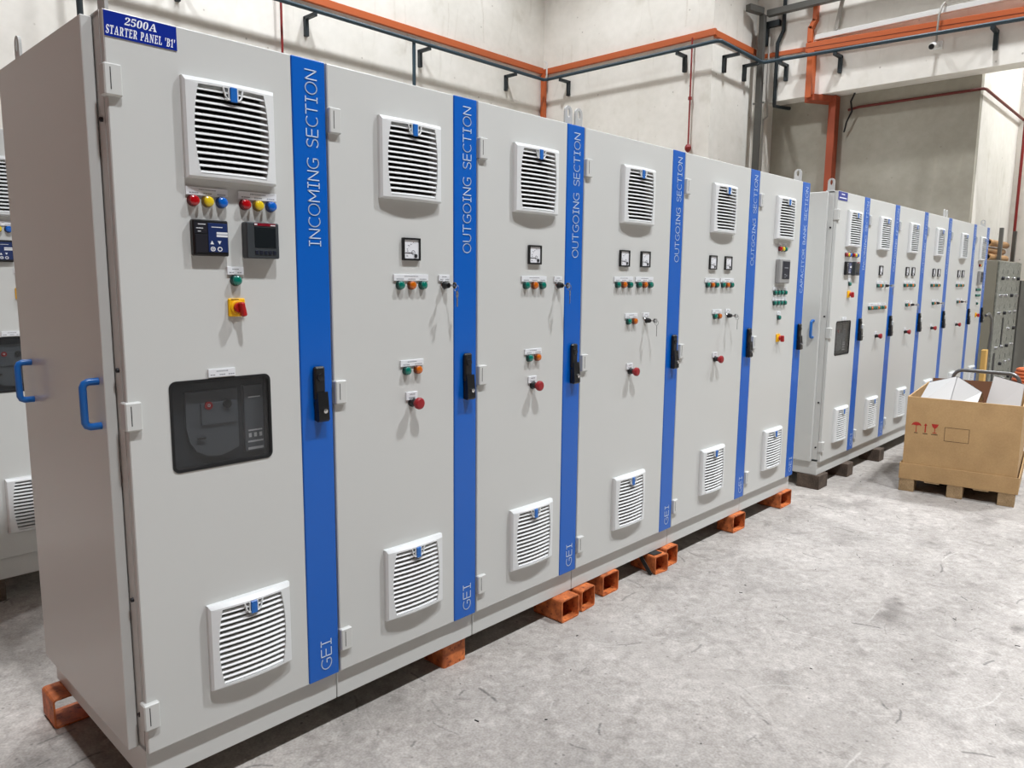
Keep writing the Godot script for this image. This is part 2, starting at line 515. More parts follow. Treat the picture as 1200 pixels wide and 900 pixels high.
func strokes(ch: String) -> Array:
	# the letter's pen strokes for a cap height of 1: [width, stroke, stroke ...]
	match ch:
		"I": return [0.36, [Vector2(0.18, 0), Vector2(0.18, 1)], [Vector2(0, 0), Vector2(0.36, 0)], [Vector2(0, 1), Vector2(0.36, 1)]]
		"N": return [0.62, [Vector2(0, 0), Vector2(0, 1), Vector2(0.62, 0), Vector2(0.62, 1)]]
		"C": return [0.62, arc(0.40, 0.5, 0.40, 0.5, 55, 305, 16)]
		"O": return [0.80, arc(0.40, 0.5, 0.40, 0.5, 0, 360, 24)]
		"M": return [0.74, [Vector2(0, 0), Vector2(0, 1), Vector2(0.37, 0.3), Vector2(0.74, 1), Vector2(0.74, 0)]]
		"G": return [0.68, arc(0.42, 0.5, 0.42, 0.5, 52, 300, 16) + [Vector2(0.68, 0.12), Vector2(0.68, 0.46), Vector2(0.44, 0.46)]]
		"S": return [0.53, [Vector2(0.51, 0.88), Vector2(0.40, 0.97), Vector2(0.25, 1), Vector2(0.10, 0.95), Vector2(0.02, 0.82), Vector2(0.02, 0.70), Vector2(0.10, 0.58), Vector2(0.27, 0.51), Vector2(0.44, 0.44), Vector2(0.53, 0.32), Vector2(0.53, 0.18), Vector2(0.45, 0.06), Vector2(0.28, 0), Vector2(0.12, 0.03), Vector2(0, 0.13)]]
		"E": return [0.50, [Vector2(0.50, 0), Vector2(0, 0), Vector2(0, 1), Vector2(0.50, 1)], [Vector2(0, 0.53), Vector2(0.47, 0.53)]]
		"T": return [0.64, [Vector2(0.32, 0), Vector2(0.32, 1)], [Vector2(0, 1), Vector2(0.64, 1)]]
		"U": return [0.62, [Vector2(0, 1)] + arc(0.31, 0.33, 0.31, 0.33, 180, 360, 10) + [Vector2(0.62, 1)]]
		"P": return [0.52, [Vector2(0, 0), Vector2(0, 1), Vector2(0.24, 1)] + arc(0.24, 0.72, 0.28, 0.28, 90, -90, 8) + [Vector2(0, 0.44)]]
		"R": return [0.60, [Vector2(0, 0), Vector2(0, 1), Vector2(0.24, 1)] + arc(0.24, 0.74, 0.28, 0.26, 90, -90, 8) + [Vector2(0, 0.48)], [Vector2(0.26, 0.48), Vector2(0.60, 0)]]
		"A": return [0.70, [Vector2(0, 0), Vector2(0.35, 1), Vector2(0.70, 0)], [Vector2(0.12, 0.34), Vector2(0.58, 0.34)]]
		"B": return [0.54, [Vector2(0, 0), Vector2(0, 1), Vector2(0.24, 1)] + arc(0.24, 0.77, 0.24, 0.23, 90, -90, 8) + [Vector2(0, 0.54)], [Vector2(0.24, 0.54)] + arc(0.26, 0.27, 0.28, 0.27, 90, -90, 8) + [Vector2(0, 0)]]
		"K": return [0.60, [Vector2(0, 0), Vector2(0, 1)], [Vector2(0.58, 1), Vector2(0.03, 0.46)], [Vector2(0.16, 0.59), Vector2(0.60, 0)]]
	return [0.42]

func thin_lettering(text: String, cap: float, length: float, pen := 0.0029) -> ArrayMesh:
	var s := Sh.new()
	var total := 0.0
	for ch in text: total += strokes(ch)[0]
	var wide := length / (total + 0.2 * (text.length() - 1))
	var gap := 0.2 * wide
	var x := 0.0
	for ch in text:
		var g := strokes(ch)
		for j in range(1, g.size()):
			for i in g[j].size() - 1:
				var a: Vector2 = g[j][i] * Vector2(wide, cap)
				var b: Vector2 = g[j][i + 1] * Vector2(wide, cap)
				var d := b - a
				s.box(Vector3(x + (a.x + b.x) * 0.5, (a.y + b.y) * 0.5, 0.0003), Vector3(d.length() + pen * 0.6, pen, 0.0006), 0.0, Basis(Vector3(0, 0, 1), d.angle()))
		x += g[0] * wide + gap
	return s.mesh()

func lettering(text: String, cap: float, length: float, fontname := "Droid Sans", weight := 400, slant := 0.0, serif_i := true) -> ArrayMesh:
	# a line of text along +x from 0 to «length», baseline at y = 0, facing +z
	var s := Sh.new()
	var g := glyphs(text, fontname, weight)
	var ref: Mesh = glyphs("H", fontname, weight)[0]
	var rb := ref.get_aabb()
	var k := cap / rb.size.y
	var widths := []
	var total := 0.0
	for i in text.length():
		var w := cap * 0.42
		if g[i] != null:
			if text[i] == "I" and serif_i and fontname == "Droid Sans":
				w = cap * 0.36
			else:
				w = (g[i] as Mesh).get_aabb().size.x * k
		widths.append(w)
		total += w
	var gap := (length - total) / maxf(1.0, text.length() - 1)
	var sx := 1.0
	if gap < cap * 0.09:
		sx = (length - cap * 0.09 * (text.length() - 1)) / total
		gap = cap * 0.09
	var x := 0.0
	for i in text.length():
		if g[i] != null:
			if text[i] == "I" and serif_i and fontname == "Droid Sans":
				var st := cap * 0.115
				s.box(Vector3(x + widths[i] * 0.5 * sx, cap * 0.5, 0.0003), Vector3(st, cap, 0.0006))
				for yy in [st * 0.4, cap - st * 0.4]:
					s.box(Vector3(x + widths[i] * 0.5 * sx, yy, 0.0003), Vector3(widths[i] * sx, st * 0.8, 0.0006))
			else:
				var m: Mesh = g[i]
				var bb := m.get_aabb()
				var b := Basis(Vector3(k * sx, 0, 0), Vector3(slant * k, k, 0), Vector3(0, 0, 0.0006 / bb.size.z))
				var arr := (m as PrimitiveMesh).get_mesh_arrays()
				s.add(arr, Transform3D(b, Vector3(x - bb.position.x * k * sx, -rb.position.y * k, -bb.position.z * 0.0006 / bb.size.z)))
		x += widths[i] * sx + gap
	return s.mesh()

# ------------------------------------------------------------------ cabinet fittings
var FACE := Transform3D(Basis(Vector3(1, 0, 0), Vector3(0, 0, 1), Vector3(0, -1, 0)), Vector3())

func bow(x: float) -> float:
	return 0.011 * (1.0 - pow(x / 0.1235, 2.0))

func vent_half(y: float) -> float:
	return 0.101 - 0.010 * pow((y + 0.006) / 0.1, 2.0)

func vent_frame() -> Mesh:
	var s := Sh.new()
	var L := [[], [], [], [], []]
	var k := 12
	var outer := []
	var inner := []
	for side in 4:
		for i in k:
			var u := -1.0 + 2.0 * i / k
			var e: Vector2 = [Vector2(u, 1), Vector2(1, -u), Vector2(-u, -1), Vector2(-1, u)][side]
			outer.append(e * 0.1235)
			var y := e.y * 0.1095 - 0.002
			inner.append(Vector2(e.x * vent_half(y), y))
	for i in outer.size():
		var o: Vector2 = outer[i]
		var q: Vector2 = inner[i]
		var inset := o * (1.0 - 0.005 / 0.1235)
		if o.y > 0.122: inset.y = 0.1125
		L[0].append(Vector3(o.x, o.y, 0.0))
		L[1].append(Vector3(o.x, o.y, 0.012 + bow(o.x) * 0.7))
		L[2].append(Vector3(inset.x, inset.y, 0.020 + bow(o.x)))
		L[3].append(Vector3(q.x, q.y, 0.020 + bow(q.x)))
		L[4].append(Vector3(q.x, q.y, 0.0))
	for a in 4:
		for i in outer.size():
			var j: int = (i + 1) % outer.size()
			var mid: Vector3 = L[0][i] + L[0][j]
			var hint := Vector3(mid.x, mid.y, 0)
			if a == 1: hint = hint.normalized() + Vector3(0, 0, 1)
			if a == 2: hint = Vector3(0, 0, 1)
			if a == 3: hint = -hint
			s.quad(L[a][i], L[a][j], L[a + 1][j], L[a + 1][i], hint)
	return s.mesh()

func vent_slat(y: float) -> Mesh:
	var s := Sh.new()
	var hw := vent_half(y) + 0.002
	var sec := [Vector2(0.0026, 0.011), Vector2(-0.0036, 0.0180), Vector2(-0.0058, 0.0180), Vector2(-0.0052, 0.0155), Vector2(0.0006, 0.011)]
	var k := 6
	for i in k:
		var x0 := -hw + 2.0 * hw * i / k
		var x1 := -hw + 2.0 * hw * (i + 1) / k
		for j in sec.size():
			var a: Vector2 = sec[j]
			var b: Vector2 = sec[(j + 1) % sec.size()]
			var o := Vector3(0, (b.y - a.y), -(b.x - a.x))
			s.quad(Vector3(x0, a.x, a.y + bow(x0)), Vector3(x1, a.x, a.y + bow(x1)), Vector3(x1, b.x, b.y + bow(x1)), Vector3(x0, b.x, b.y + bow(x0)), o)
	return s.mesh()

func vent(cab: Node3D, x: float, y: float) -> void:
	var v := put("vent", cached("vent_frame", vent_frame), M.vent_plastic, cab, Vector3(x, y, 0.0))
	for i in 14:
		var yy := 0.0985 - i * 0.01560
		put("slat", cached("slat_%d" % i, vent_slat.bind(yy)), M.vent_plastic, v, Vector3(0, yy, 0))
	put("clip_frame", cached("clip_frame", func():
		var c := Sh.new()
		c.tube([Vector3(-0.027, 0.109, 0.031), Vector3(-0.022, 0.088, 0.032), Vector3(-0.015, 0.079, 0.032), Vector3(0.015, 0.079, 0.032), Vector3(0.022, 0.088, 0.032), Vector3(0.027, 0.109, 0.031)], 0.0026, 6)
		c.box(Vector3(-0.012, 0.094, 0.031), Vector3(0.003, 0.03, 0.004)); c.box(Vector3(0.012, 0.094, 0.031), Vector3(0.003, 0.03, 0.004))
		return c.mesh()), M.vent_plastic, v)
	put("clip_tab", cached("clip_tab", func():
		var c := Sh.new()
		c.box(Vector3(0, 0.092, 0.0335), Vector3(0.019, 0.036, 0.006), 0.0015); return c.mesh()), M.blue_plastic, v)

func lamp(cab: Node3D, x: float, y: float, col: String) -> void:
	var b := put("indicator_lamp", cached("lamp_ring", func():
		var c := Sh.new()
		c.lathe([Vector2(0.0150, 0.0), Vector2(0.0150, 0.0035), Vector2(0.0142, 0.0045), Vector2(0.0138, 0.011), Vector2(0.0120, 0.0125), Vector2(0.0, 0.0125)], FACE, 24); return c.mesh()), M["ring_" + col], cab, Vector3(x, y, 0))
	put("lens", cached("lamp_lens", func():
		var c := Sh.new()
		c.lathe([Vector2(0.0128, 0.010), Vector2(0.0128, 0.0140), Vector2(0.0118, 0.0165), Vector2(0.0095, 0.0180), Vector2(0.006, 0.0189), Vector2(0.003, 0.0192), Vector2(0.0, 0.0193)], FACE, 24); return c.mesh()), M["lens_" + col], b)

func label_plate(cab: Node3D, x: float, y: float, w: float, h: float, marks := 0) -> void:
	var p := put("label_plate", cached("plate_%.3f_%.3f" % [w, h], func():
		var c := Sh.new()
		c.box(Vector3(0, 0, 0.0025), Vector3(w, h, 0.005), 0.0006); return c.mesh()), M.label_white, cab, Vector3(x, y, 0))
	put("print", cached("print_%.3f_%.3f_%d" % [w, h, marks], func():
		var c := Sh.new()
		rng.seed = 400 + marks
		var words := marks if marks > 0 else 1
		for i in words:
			var cx := (-0.5 + (i + 0.5) / words) * w
			var xx := cx - w / words * 0.28
			while xx < cx + w / words * 0.26:
				var ww := rng.randf_range(0.002, 0.006)
				c.box(Vector3(xx + ww * 0.5, -h * 0.22, 0.0051), Vector3(ww, h * 0.13, 0.0003))
				xx += ww + 0.0012
		var x2 := -w * 0.2
		while x2 < w * 0.2:
			var w2 := rng.randf_range(0.002, 0.006)
			c.box(Vector3(x2 + w2 * 0.5, h * 0.2, 0.0051), Vector3(w2, h * 0.13, 0.0003))
			x2 += w2 + 0.0012
		return c.mesh()), M.print_grey, p)

func lamps(cab: Node3D, x: float, y: float, cols: Array, pitch := 0.047) -> void:
	label_plate(cab, x, y + 0.0245, pitch * cols.size() + (0.003 if pitch > 0.04 else -0.002), 0.021, cols.size())
	for i in cols.size():
		lamp(cab, x + (i - (cols.size() - 1) * 0.5) * pitch, y, cols[i])

func ammeter(cab: Node3D, x: float, y: float) -> void:
	var a := put("ammeter", cached("amm_body", func():
		var c := Sh.new()
		c.ring(rrect(0.072, 0.072, 0.002, 2), rrect(0.060, 0.060, 0.001, 2), 0.0, 0.010)
		c.box(Vector3(0, 0, 0.002), Vector3(0.064, 0.064, 0.004)); return c.mesh()), M.black_plastic, cab, Vector3(x, y, 0))
	put("dial", cached("amm_dial", func():
		var c := Sh.new()
		c.box(Vector3(0, 0, 0.005), Vector3(0.060, 0.060, 0.003)); return c.mesh()), M.meter_face, a)
	put("scale_print", cached("amm_ink", func():
		var c := Sh.new()
		for i in 11:   # a quarter-circle scale
			var an := PI * 0.5 + PI * 0.5 * i / 10.0
			var d := Vector3(cos(an), sin(an), 0)
			c.box(Vector3(0.017, -0.017, 0.0066) + d * 0.037, Vector3(0.005 if i % 5 == 0 else 0.0025, 0.0009, 0.0004), 0.0, Basis(Vector3(0, 0, 1), an))
		for e in [[-0.012, 0.012, 0.006], [-0.002, 0.016, 0.005], [-0.018, 0.0, 0.004], [0.008, 0.022, 0.004], [-0.018, -0.022, 0.007], [-0.016, -0.006, 0.005]]:
			c.box(Vector3(e[0], e[1], 0.0066), Vector3(e[2], 0.0028, 0.0004))
		c.ring(rrect(0.016, 0.016, 0.0079, 4, Vector2(0.007, -0.011)), rrect(0.011, 0.011, 0.0054, 4, Vector2(0.007, -0.011)), 0.0065, 0.0068)
		return c.mesh()), M.print_grey, a)
	put("needle", cached("amm_needle", func():
		var c := Sh.new()
		c.box(Vector3(-0.009, -0.012, 0.0070), Vector3(0.034, 0.0022, 0.0008)); return c.mesh()), M.ink, a)
	put("needle_hub", cached("amm_hub", func():
		var c := Sh.new()
		c.lathe([Vector2(0.0062, 0.006), Vector2(0.0062, 0.0085), Vector2(0.0, 0.009)], FACE.translated(Vector3(0.017, -0.021, 0)), 14); return c.mesh()), M.ink, a)

func key_switch(cab: Node3D, x: float, y: float) -> void:
	label_plate(cab, x, y + 0.0245, 0.048, 0.021, 2)
	var k := put("key_switch", cached("key_ring", func():
		var c := Sh.new()
		c.lathe([Vector2(0.0155, 0), Vector2(0.0155, 0.004), Vector2(0.0140, 0.0065), Vector2(0.0125, 0.0065), Vector2(0.0125, 0.003), Vector2(0, 0.003)], FACE, 20); return c.mesh()), M.chrome, cab, Vector3(x, y, 0))
	put("barrel", cached("key_barrel", func():
		var c := Sh.new()
		c.lathe([Vector2(0.0122, 0.003), Vector2(0.0118, 0.012), Vector2(0.0095, 0.026), Vector2(0.0085, 0.027), Vector2(0, 0.027)], FACE, 18); return c.mesh()), M.black_plastic, k)
	put("key", cached("key_blade", func():
		var c := Sh.new()
		c.box(Vector3(0.002, 0, 0.034), Vector3(0.0022, 0.007, 0.016))
		c.ring(rrect(0.026, 0.022, 0.008, 3), rrect(0.010, 0.008, 0.0035, 3), -0.0011, 0.0011, Transform3D(Basis(Vector3(0, 1, 0), PI / 2 - 0.3), Vector3(0.004, 0, 0.052)))
		return c.mesh()), M.chrome, k)
	put("key_ring", cached("key_loop", func():
		var c := Sh.new()
		var p := []
		for i in 17: p.append(Vector3(0.008 + 0.002 * sin(TAU * i / 16), -0.009 + 0.011 * cos(TAU * i / 16), 0.056 + 0.009 * sin(TAU * i / 16)))
		c.tube(p, 0.0009, 5, false); return c.mesh()), M.steel, k)
	put("spare_key", cached("key_spare", func():
		var c := Sh.new()
		var xf := Transform3D(Basis(Vector3(0, 1, 0), 0.5), Vector3(0.012, -0.03, 0.056))
		c.ring(rrect(0.021, 0.021, 0.008, 3), rrect(0.008, 0.007, 0.003, 3), -0.0011, 0.0011, xf)
		c.box(xf * Vector3(0, -0.026, 0), Vector3(0.0075, 0.032, 0.0022), 0.0005, xf.basis)
		for i in 4: c.box(xf * Vector3(0.0045, -0.018 - i * 0.006, 0), Vector3(0.003, 0.003, 0.002), 0, xf.basis)
		return c.mesh()), M.steel, k)

func stop_button(cab: Node3D, x: float, y: float) -> void:
	label_plate(cab, x - 0.002, y + 0.019, 0.048, 0.027, 1)
	var k := put("stop_button", cached("stop_collar", func():
		var c := Sh.new()
		c.lathe([Vector2(0.0155, 0), Vector2(0.0155, 0.005), Vector2(0.0125, 0.008), Vector2(0.0120, 0.026), Vector2(0, 0.026)], FACE, 20); return c.mesh()), M.black_plastic, cab, Vector3(x, y - 0.003, 0.0012))
	put("mushroom_head", cached("stop_head", func():
		var c := Sh.new()
		c.lathe([Vector2(0.0115, 0.022), Vector2(0.0195, 0.034), Vector2(0.0200, 0.039), Vector2(0.0190, 0.044), Vector2(0.0150, 0.047), Vector2(0.0120, 0.0475), Vector2(0.0, 0.0478)], FACE, 24); return c.mesh()), M.stop_red, k)

func rotary_switch(cab: Node3D, x: float, y: float) -> void:
	var k := put("rotary_switch", cached("rot_plate", func():
		var c := Sh.new()
		c.box(Vector3(0, 0, 0.004), Vector3(0.047, 0.049, 0.008), 0.0025)
		c.lathe([Vector2(0.019, 0.008), Vector2(0.019, 0.012), Vector2(0.017, 0.013), Vector2(0, 0.013)], FACE, 20); return c.mesh()), M.switch_yellow, cab, Vector3(x, y, 0))
	put("switch_print", cached("rot_print", func():
		var c := Sh.new()
		c.box(Vector3(-0.006, 0.0215, 0.0081), Vector3(0.022, 0.0022, 0.0004)); return c.mesh()), M.ink, k)
	put("switch_knob", cached("rot_knob", func():
		var c := Sh.new()
		c.lathe([Vector2(0.0135, 0.013), Vector2(0.0135, 0.022), Vector2(0.0125, 0.024), Vector2(0, 0.024)], FACE, 20)
		c.box(Vector3(0.004, -0.004, 0.029), Vector3(0.013, 0.038, 0.022), 0.003, Basis(Vector3(0, 0, 1), 0.18)); return c.mesh()), M.switch_red, k)

func relay(cab: Node3D, x: float, y: float) -> void:
	var k := put("protection_relay", cached("relay_body", func():
		var c := Sh.new()
		c.box(Vector3(0, 0, 0.009), Vector3(0.094, 0.092, 0.018), 0.003); return c.mesh()), M.black_plastic, cab, Vector3(x, y, 0))
	put("display", cached("relay_display", func():
		var c := Sh.new()
		c.box(Vector3(-0.026, -0.015, 0.0185), Vector3(0.032, 0.046, 0.002), 0.0006)
		c.box(Vector3(-0.027, 0.025, 0.0183), Vector3(0.034, 0.028, 0.0012)); return c.mesh()), M.relay_dark, k)
	put("keypad", cached("relay_keypad", func():
		var c := Sh.new()
		c.box(Vector3(0.0180, 0.001, 0.0184), Vector3(0.052, 0.074, 0.0016), 0.0005); return c.mesh()), M.relay_navy, k)
	put("keypad_print", cached("relay_print", func():
		var c := Sh.new()
		c.prism(PackedVector2Array([Vector2(-0.004, -0.016), Vector2(0.006, -0.016), Vector2(0.001, -0.007)]), 0.0191, 0.0196)
		c.prism(PackedVector2Array([Vector2(0.016, -0.007), Vector2(0.026, -0.007), Vector2(0.021, -0.016)]), 0.0191, 0.0196)
		for e in [[0.003, 0.0065], [0.0215, 0.0065]]:
			c.ring(rrect(e[1] * 2, e[1] * 1.8, e[1] * 0.88, 4, Vector2(e[0], -0.028)), rrect(e[1] * 1.3, e[1] * 1.1, e[1] * 0.54, 4, Vector2(e[0], -0.028)), 0.0191, 0.0196)
		c.box(Vector3(0.003, -0.028, 0.0193), Vector3(0.004, 0.003, 0.0004))
		for yy in [0.013, 0.006]: c.box(Vector3(0.029, yy, 0.0193), Vector3(0.030, 0.0055, 0.0006))
		for e in [[-0.024, 0.034, 0.02], [-0.030, 0.024, 0.018], [-0.031, 0.016, 0.008], [-0.030, 0.006, 0.007], [0.016, 0.028, 0.03]]:
			c.box(Vector3(e[0], e[1], 0.0191), Vector3(e[2], 0.0018, 0.0005))
		return c.mesh()), M.label_white, k)

func power_meter(cab: Node3D, x: float, y: float) -> void:
	var k := put("power_meter", cached("meter_body", func():
		var c := Sh.new()
		c.box(Vector3(0, 0, 0.014), Vector3(0.096, 0.096, 0.028), 0.003); return c.mesh()), M.meter_grey, cab, Vector3(x, y, 0))
	put("screen", cached("meter_screen", func():
		var c := Sh.new()
		c.box(Vector3(0.006, 0.008, 0.0283), Vector3(0.062, 0.054, 0.0012)); return c.mesh()), M.screen_dark, k)
	put("header_bar", cached("meter_bar", func():
		var c := Sh.new()
		c.box(Vector3(0.006, 0.0425, 0.0284), Vector3(0.062, 0.007, 0.0016)); return c.mesh()), M.bar_red, k)
	put("header_print", cached("meter_barprint", func():
		var c := Sh.new()
		c.box(Vector3(-0.021, 0.0425, 0.0294), Vector3(0.008, 0.004, 0.0005)); c.box(Vector3(0.029, 0.0412, 0.0294), Vector3(0.014, 0.0025, 0.0005)); return c.mesh()), M.label_white, k)
	for i in 5:
		put("key", cached("meter_key", func():
			var c := Sh.new()
			c.box(Vector3(0, 0, 0.029), Vector3(0.009, 0.011, 0.002), 0.0006); return c.mesh()), M.key_navy, k, Vector3(-0.020 + i * 0.013, -0.032, 0))

func controller(cab: Node3D, x: float, y: float) -> void:
	var k := put("power_controller", cached("ctrl_body", func():
		var c := Sh.new()
		c.box(Vector3(0, 0, 0.014), Vector3(0.144, 0.144, 0.028), 0.005); return c.mesh()), M.controller_grey, cab, Vector3(x, y, 0))
	put("screen", cached("ctrl_screen", func():
		var c := Sh.new()
		c.box(Vector3(0.012, 0.006, 0.0288), Vector3(0.100, 0.104, 0.002), 0.0006); return c.mesh()), M.key_navy, k)
	put("screen_print", cached("ctrl_print", func():
		var c := Sh.new()
		for e in [[0.012, 0.02, 0.05], [0.0, -0.02, 0.02], [0.02, -0.026, 0.016], [0.0, -0.034, 0.012]]:
			c.box(Vector3(e[0], e[1], 0.0299), Vector3(e[2], 0.005, 0.0004))
		return c.mesh()), M.print_grey, k)

func breaker_window(cab: Node3D, x: float, y: float) -> void:
	# pane in a black gasket, with the front of the circuit breaker behind it
	var w := put("window_gasket", cached("win_gasket", func():
		var c := Sh.new()
		c.ring(rrect(0.282, 0.242, 0.018, 5), rrect(0.268, 0.228, 0.014, 5), 0.0002, 0.002)
		c.ring(rrect(0.271, 0.231, 0.002, 5), rrect(0.266, 0.226, 0.012, 5), -0.022, 0.0002); return c.mesh()), M.black_gasket, cab, Vector3(x, y, 0))
	put("window_pane", cached("win_pane", func():
		var c := Sh.new()
		c.prism(rrect(0.2655, 0.2255, 0.012, 5), -0.004, -0.001); return c.mesh()), M.window_acrylic, w)
	var b := put("circuit_breaker", cached("acb_body", func():
		var c := Sh.new()
		c.box(Vector3(0, 0, -0.0960), Vector3(0.33, 0.30, 0.12)); return c.mesh()), M.breaker_dark, cab, Vector3(x, y, 0))
	put("front_shield", cached("acb_shield", func():
		var c := Sh.new()
		var p := PackedVector2Array([Vector2(0.055, 0.085), Vector2(-0.088, 0.085), Vector2(-0.090, -0.01), Vector2(-0.082, -0.05), Vector2(-0.064, -0.078), Vector2(-0.035, -0.094), Vector2(0.0, -0.098), Vector2(0.030, -0.090), Vector2(0.055, -0.080)])
		c.prism(p, -0.0380, -0.0260)
		c.box(Vector3(0.0, 0.022, -0.0240), Vector3(0.10, 0.06, 0.006), 0.001); return c.mesh()), M.breaker_grey, b)
	put("trip_unit", cached("acb_trip", func():
		var c := Sh.new()
		c.box(Vector3(0.102, -0.005, -0.0320), Vector3(0.058, 0.19, 0.014), 0.002); return c.mesh()), M.breaker_grey, b)
	put("trip_print", cached("acb_print", func():
		var c := Sh.new()
		c.box(Vector3(0.104, 0.055, -0.0245), Vector3(0.036, 0.003, 0.001))
		for e in [[-0.04, 0.004, 0.042], [-0.072, 0.005, 0.046], [-0.092, 0.007, 0.046]]: c.box(Vector3(0.104, e[0], -0.0245), Vector3(e[2], e[1], 0.001))
		for i in 3: c.box(Vector3(0.088 + i * 0.016, -0.054, -0.0245), Vector3(0.008, 0.012, 0.001))
		return c.mesh()), M.label_white, b)
	put("open_button", cached("acb_red", func():
		var c := Sh.new()
		c.lathe([Vector2(0.011, -0.0240), Vector2(0.011, -0.0180), Vector2(0, -0.0170)], FACE.translated(Vector3(-0.03, 0.045, 0)), 18); return c.mesh()), M.lens_red, b)
	put("button_print", cached("acb_redprint", func():
		var c := Sh.new()
		c.ring(rrect(0.008, 0.008, 0.0039, 3, Vector2(-0.03, 0.046)), rrect(0.005, 0.005, 0.0024, 3, Vector2(-0.03, 0.046)), -0.0172, -0.0165); return c.mesh()), M.label_white, b)
	put("close_button", cached("acb_black", func():
		var c := Sh.new()
		c.lathe([Vector2(0.012, -0.0240), Vector2(0.012, -0.0160), Vector2(0, -0.0150)], FACE.translated(Vector3(0.022, 0.045, 0)), 18); return c.mesh()), M.black_plastic, b)
	put("charge_lever", cached("acb_lever", func():
		var c := Sh.new()
		c.box(Vector3(-0.052, -0.042, -0.0220), Vector3(0.022, 0.006, 0.008), 0.001); return c.mesh()), M.black_plastic, b)

func swing_handle(cab: Node3D, x: float, y: float) -> void:
	var k := put("swing_handle", cached("handle_base", func():
		var c := Sh.new()
		c.box(Vector3(0, 0.03, 0.008), Vector3(0.036, 0.10, 0.016), 0.005)
		c.box(Vector3(0, -0.055, 0.006), Vector3(0.030, 0.06, 0.012), 0.003)
		return c.mesh()), M.black_plastic, cab, Vector3(x, y, 0.002))
	put("grip", cached("handle_grip", func():
		var c := Sh.new()
		c.prism(PackedVector2Array([Vector2(0.006, 0.0), Vector2(0.020, 0.004), Vector2(0.025, -0.04), Vector2(0.027, -0.080), Vector2(0.020, -0.086), Vector2(0.006, -0.082)]), -0.018, 0.018, Transform3D(Basis(Vector3(0, 0, -1), Vector3(0, 1, 0), Vector3(1, 0, 0)).orthonormalized() if false else Basis(Vector3(0, 0, 1), Vector3(0, 1, 0), Vector3(-1, 0, 0)), Vector3(0.004, 0, 0)))
		c.lathe([Vector2(0.012, 0.016), Vector2(0.011, 0.020), Vector2(0, 0.021)], FACE.translated(Vector3(0, 0.048, 0)), 16)
		return c.mesh()), M.black_plastic, k)
	put("lock_cylinder", cached("handle_lock", func():
		var c := Sh.new()
		c.lathe([Vector2(0.007, 0.020), Vector2(0.007, 0.0335), Vector2(0, 0.034)], FACE.translated(Vector3(0.005, -0.052, 0)), 14); return c.mesh()), M.chrome, k)

func hinge(cab: Node3D, x: float, y: float) -> void:
	var h := put("hinge", cached("hinge_body", func():
		var c := Sh.new()
		c.box(Vector3(0.016, 0, -0.004), Vector3(0.040, 0.072, 0.034), 0.003); return c.mesh()), M.cabinet_paint, cab, Vector3(x, y, 0))
	put("hinge_pin_slot", cached("hinge_slot", func():
		var c := Sh.new()
		c.box(Vector3(0.010, 0.002, 0.0132), Vector3(0.0022, 0.05, 0.0006)); return c.mesh()), M.slot_dark, h)

func lifting_lug(cab: Node3D, at: Vector3, turn := 0.0) -> void:
	var l := put("lifting_lug", cached("lug", func():
		var c := Sh.new()
		var o := PackedVector2Array()
		var i := PackedVector2Array()
		for k in 16:
			var a := TAU * k / 16
			i.append(Vector2(cos(a) * 0.009, 0.060 + sin(a) * 0.018))
			var q := Vector2(cos(a), sin(a))
			if q.y > 0: o.append(Vector2(q.x * 0.023, 0.064 + q.y * 0.023))
			else: o.append(Vector2(signf(q.x) * 0.023 if absf(q.x) > 0.4 else q.x * 0.05, 0.064 if absf(q.x) > 0.95 else 0.0))
		c.ring(o, i, -0.004, 0.004)
		c.box(Vector3(0, 0.003, 0), Vector3(0.05, 0.006, 0.04), 0.001)
		return c.mesh()), M.lug_steel, cab, at)
	l.rotation.y = turn

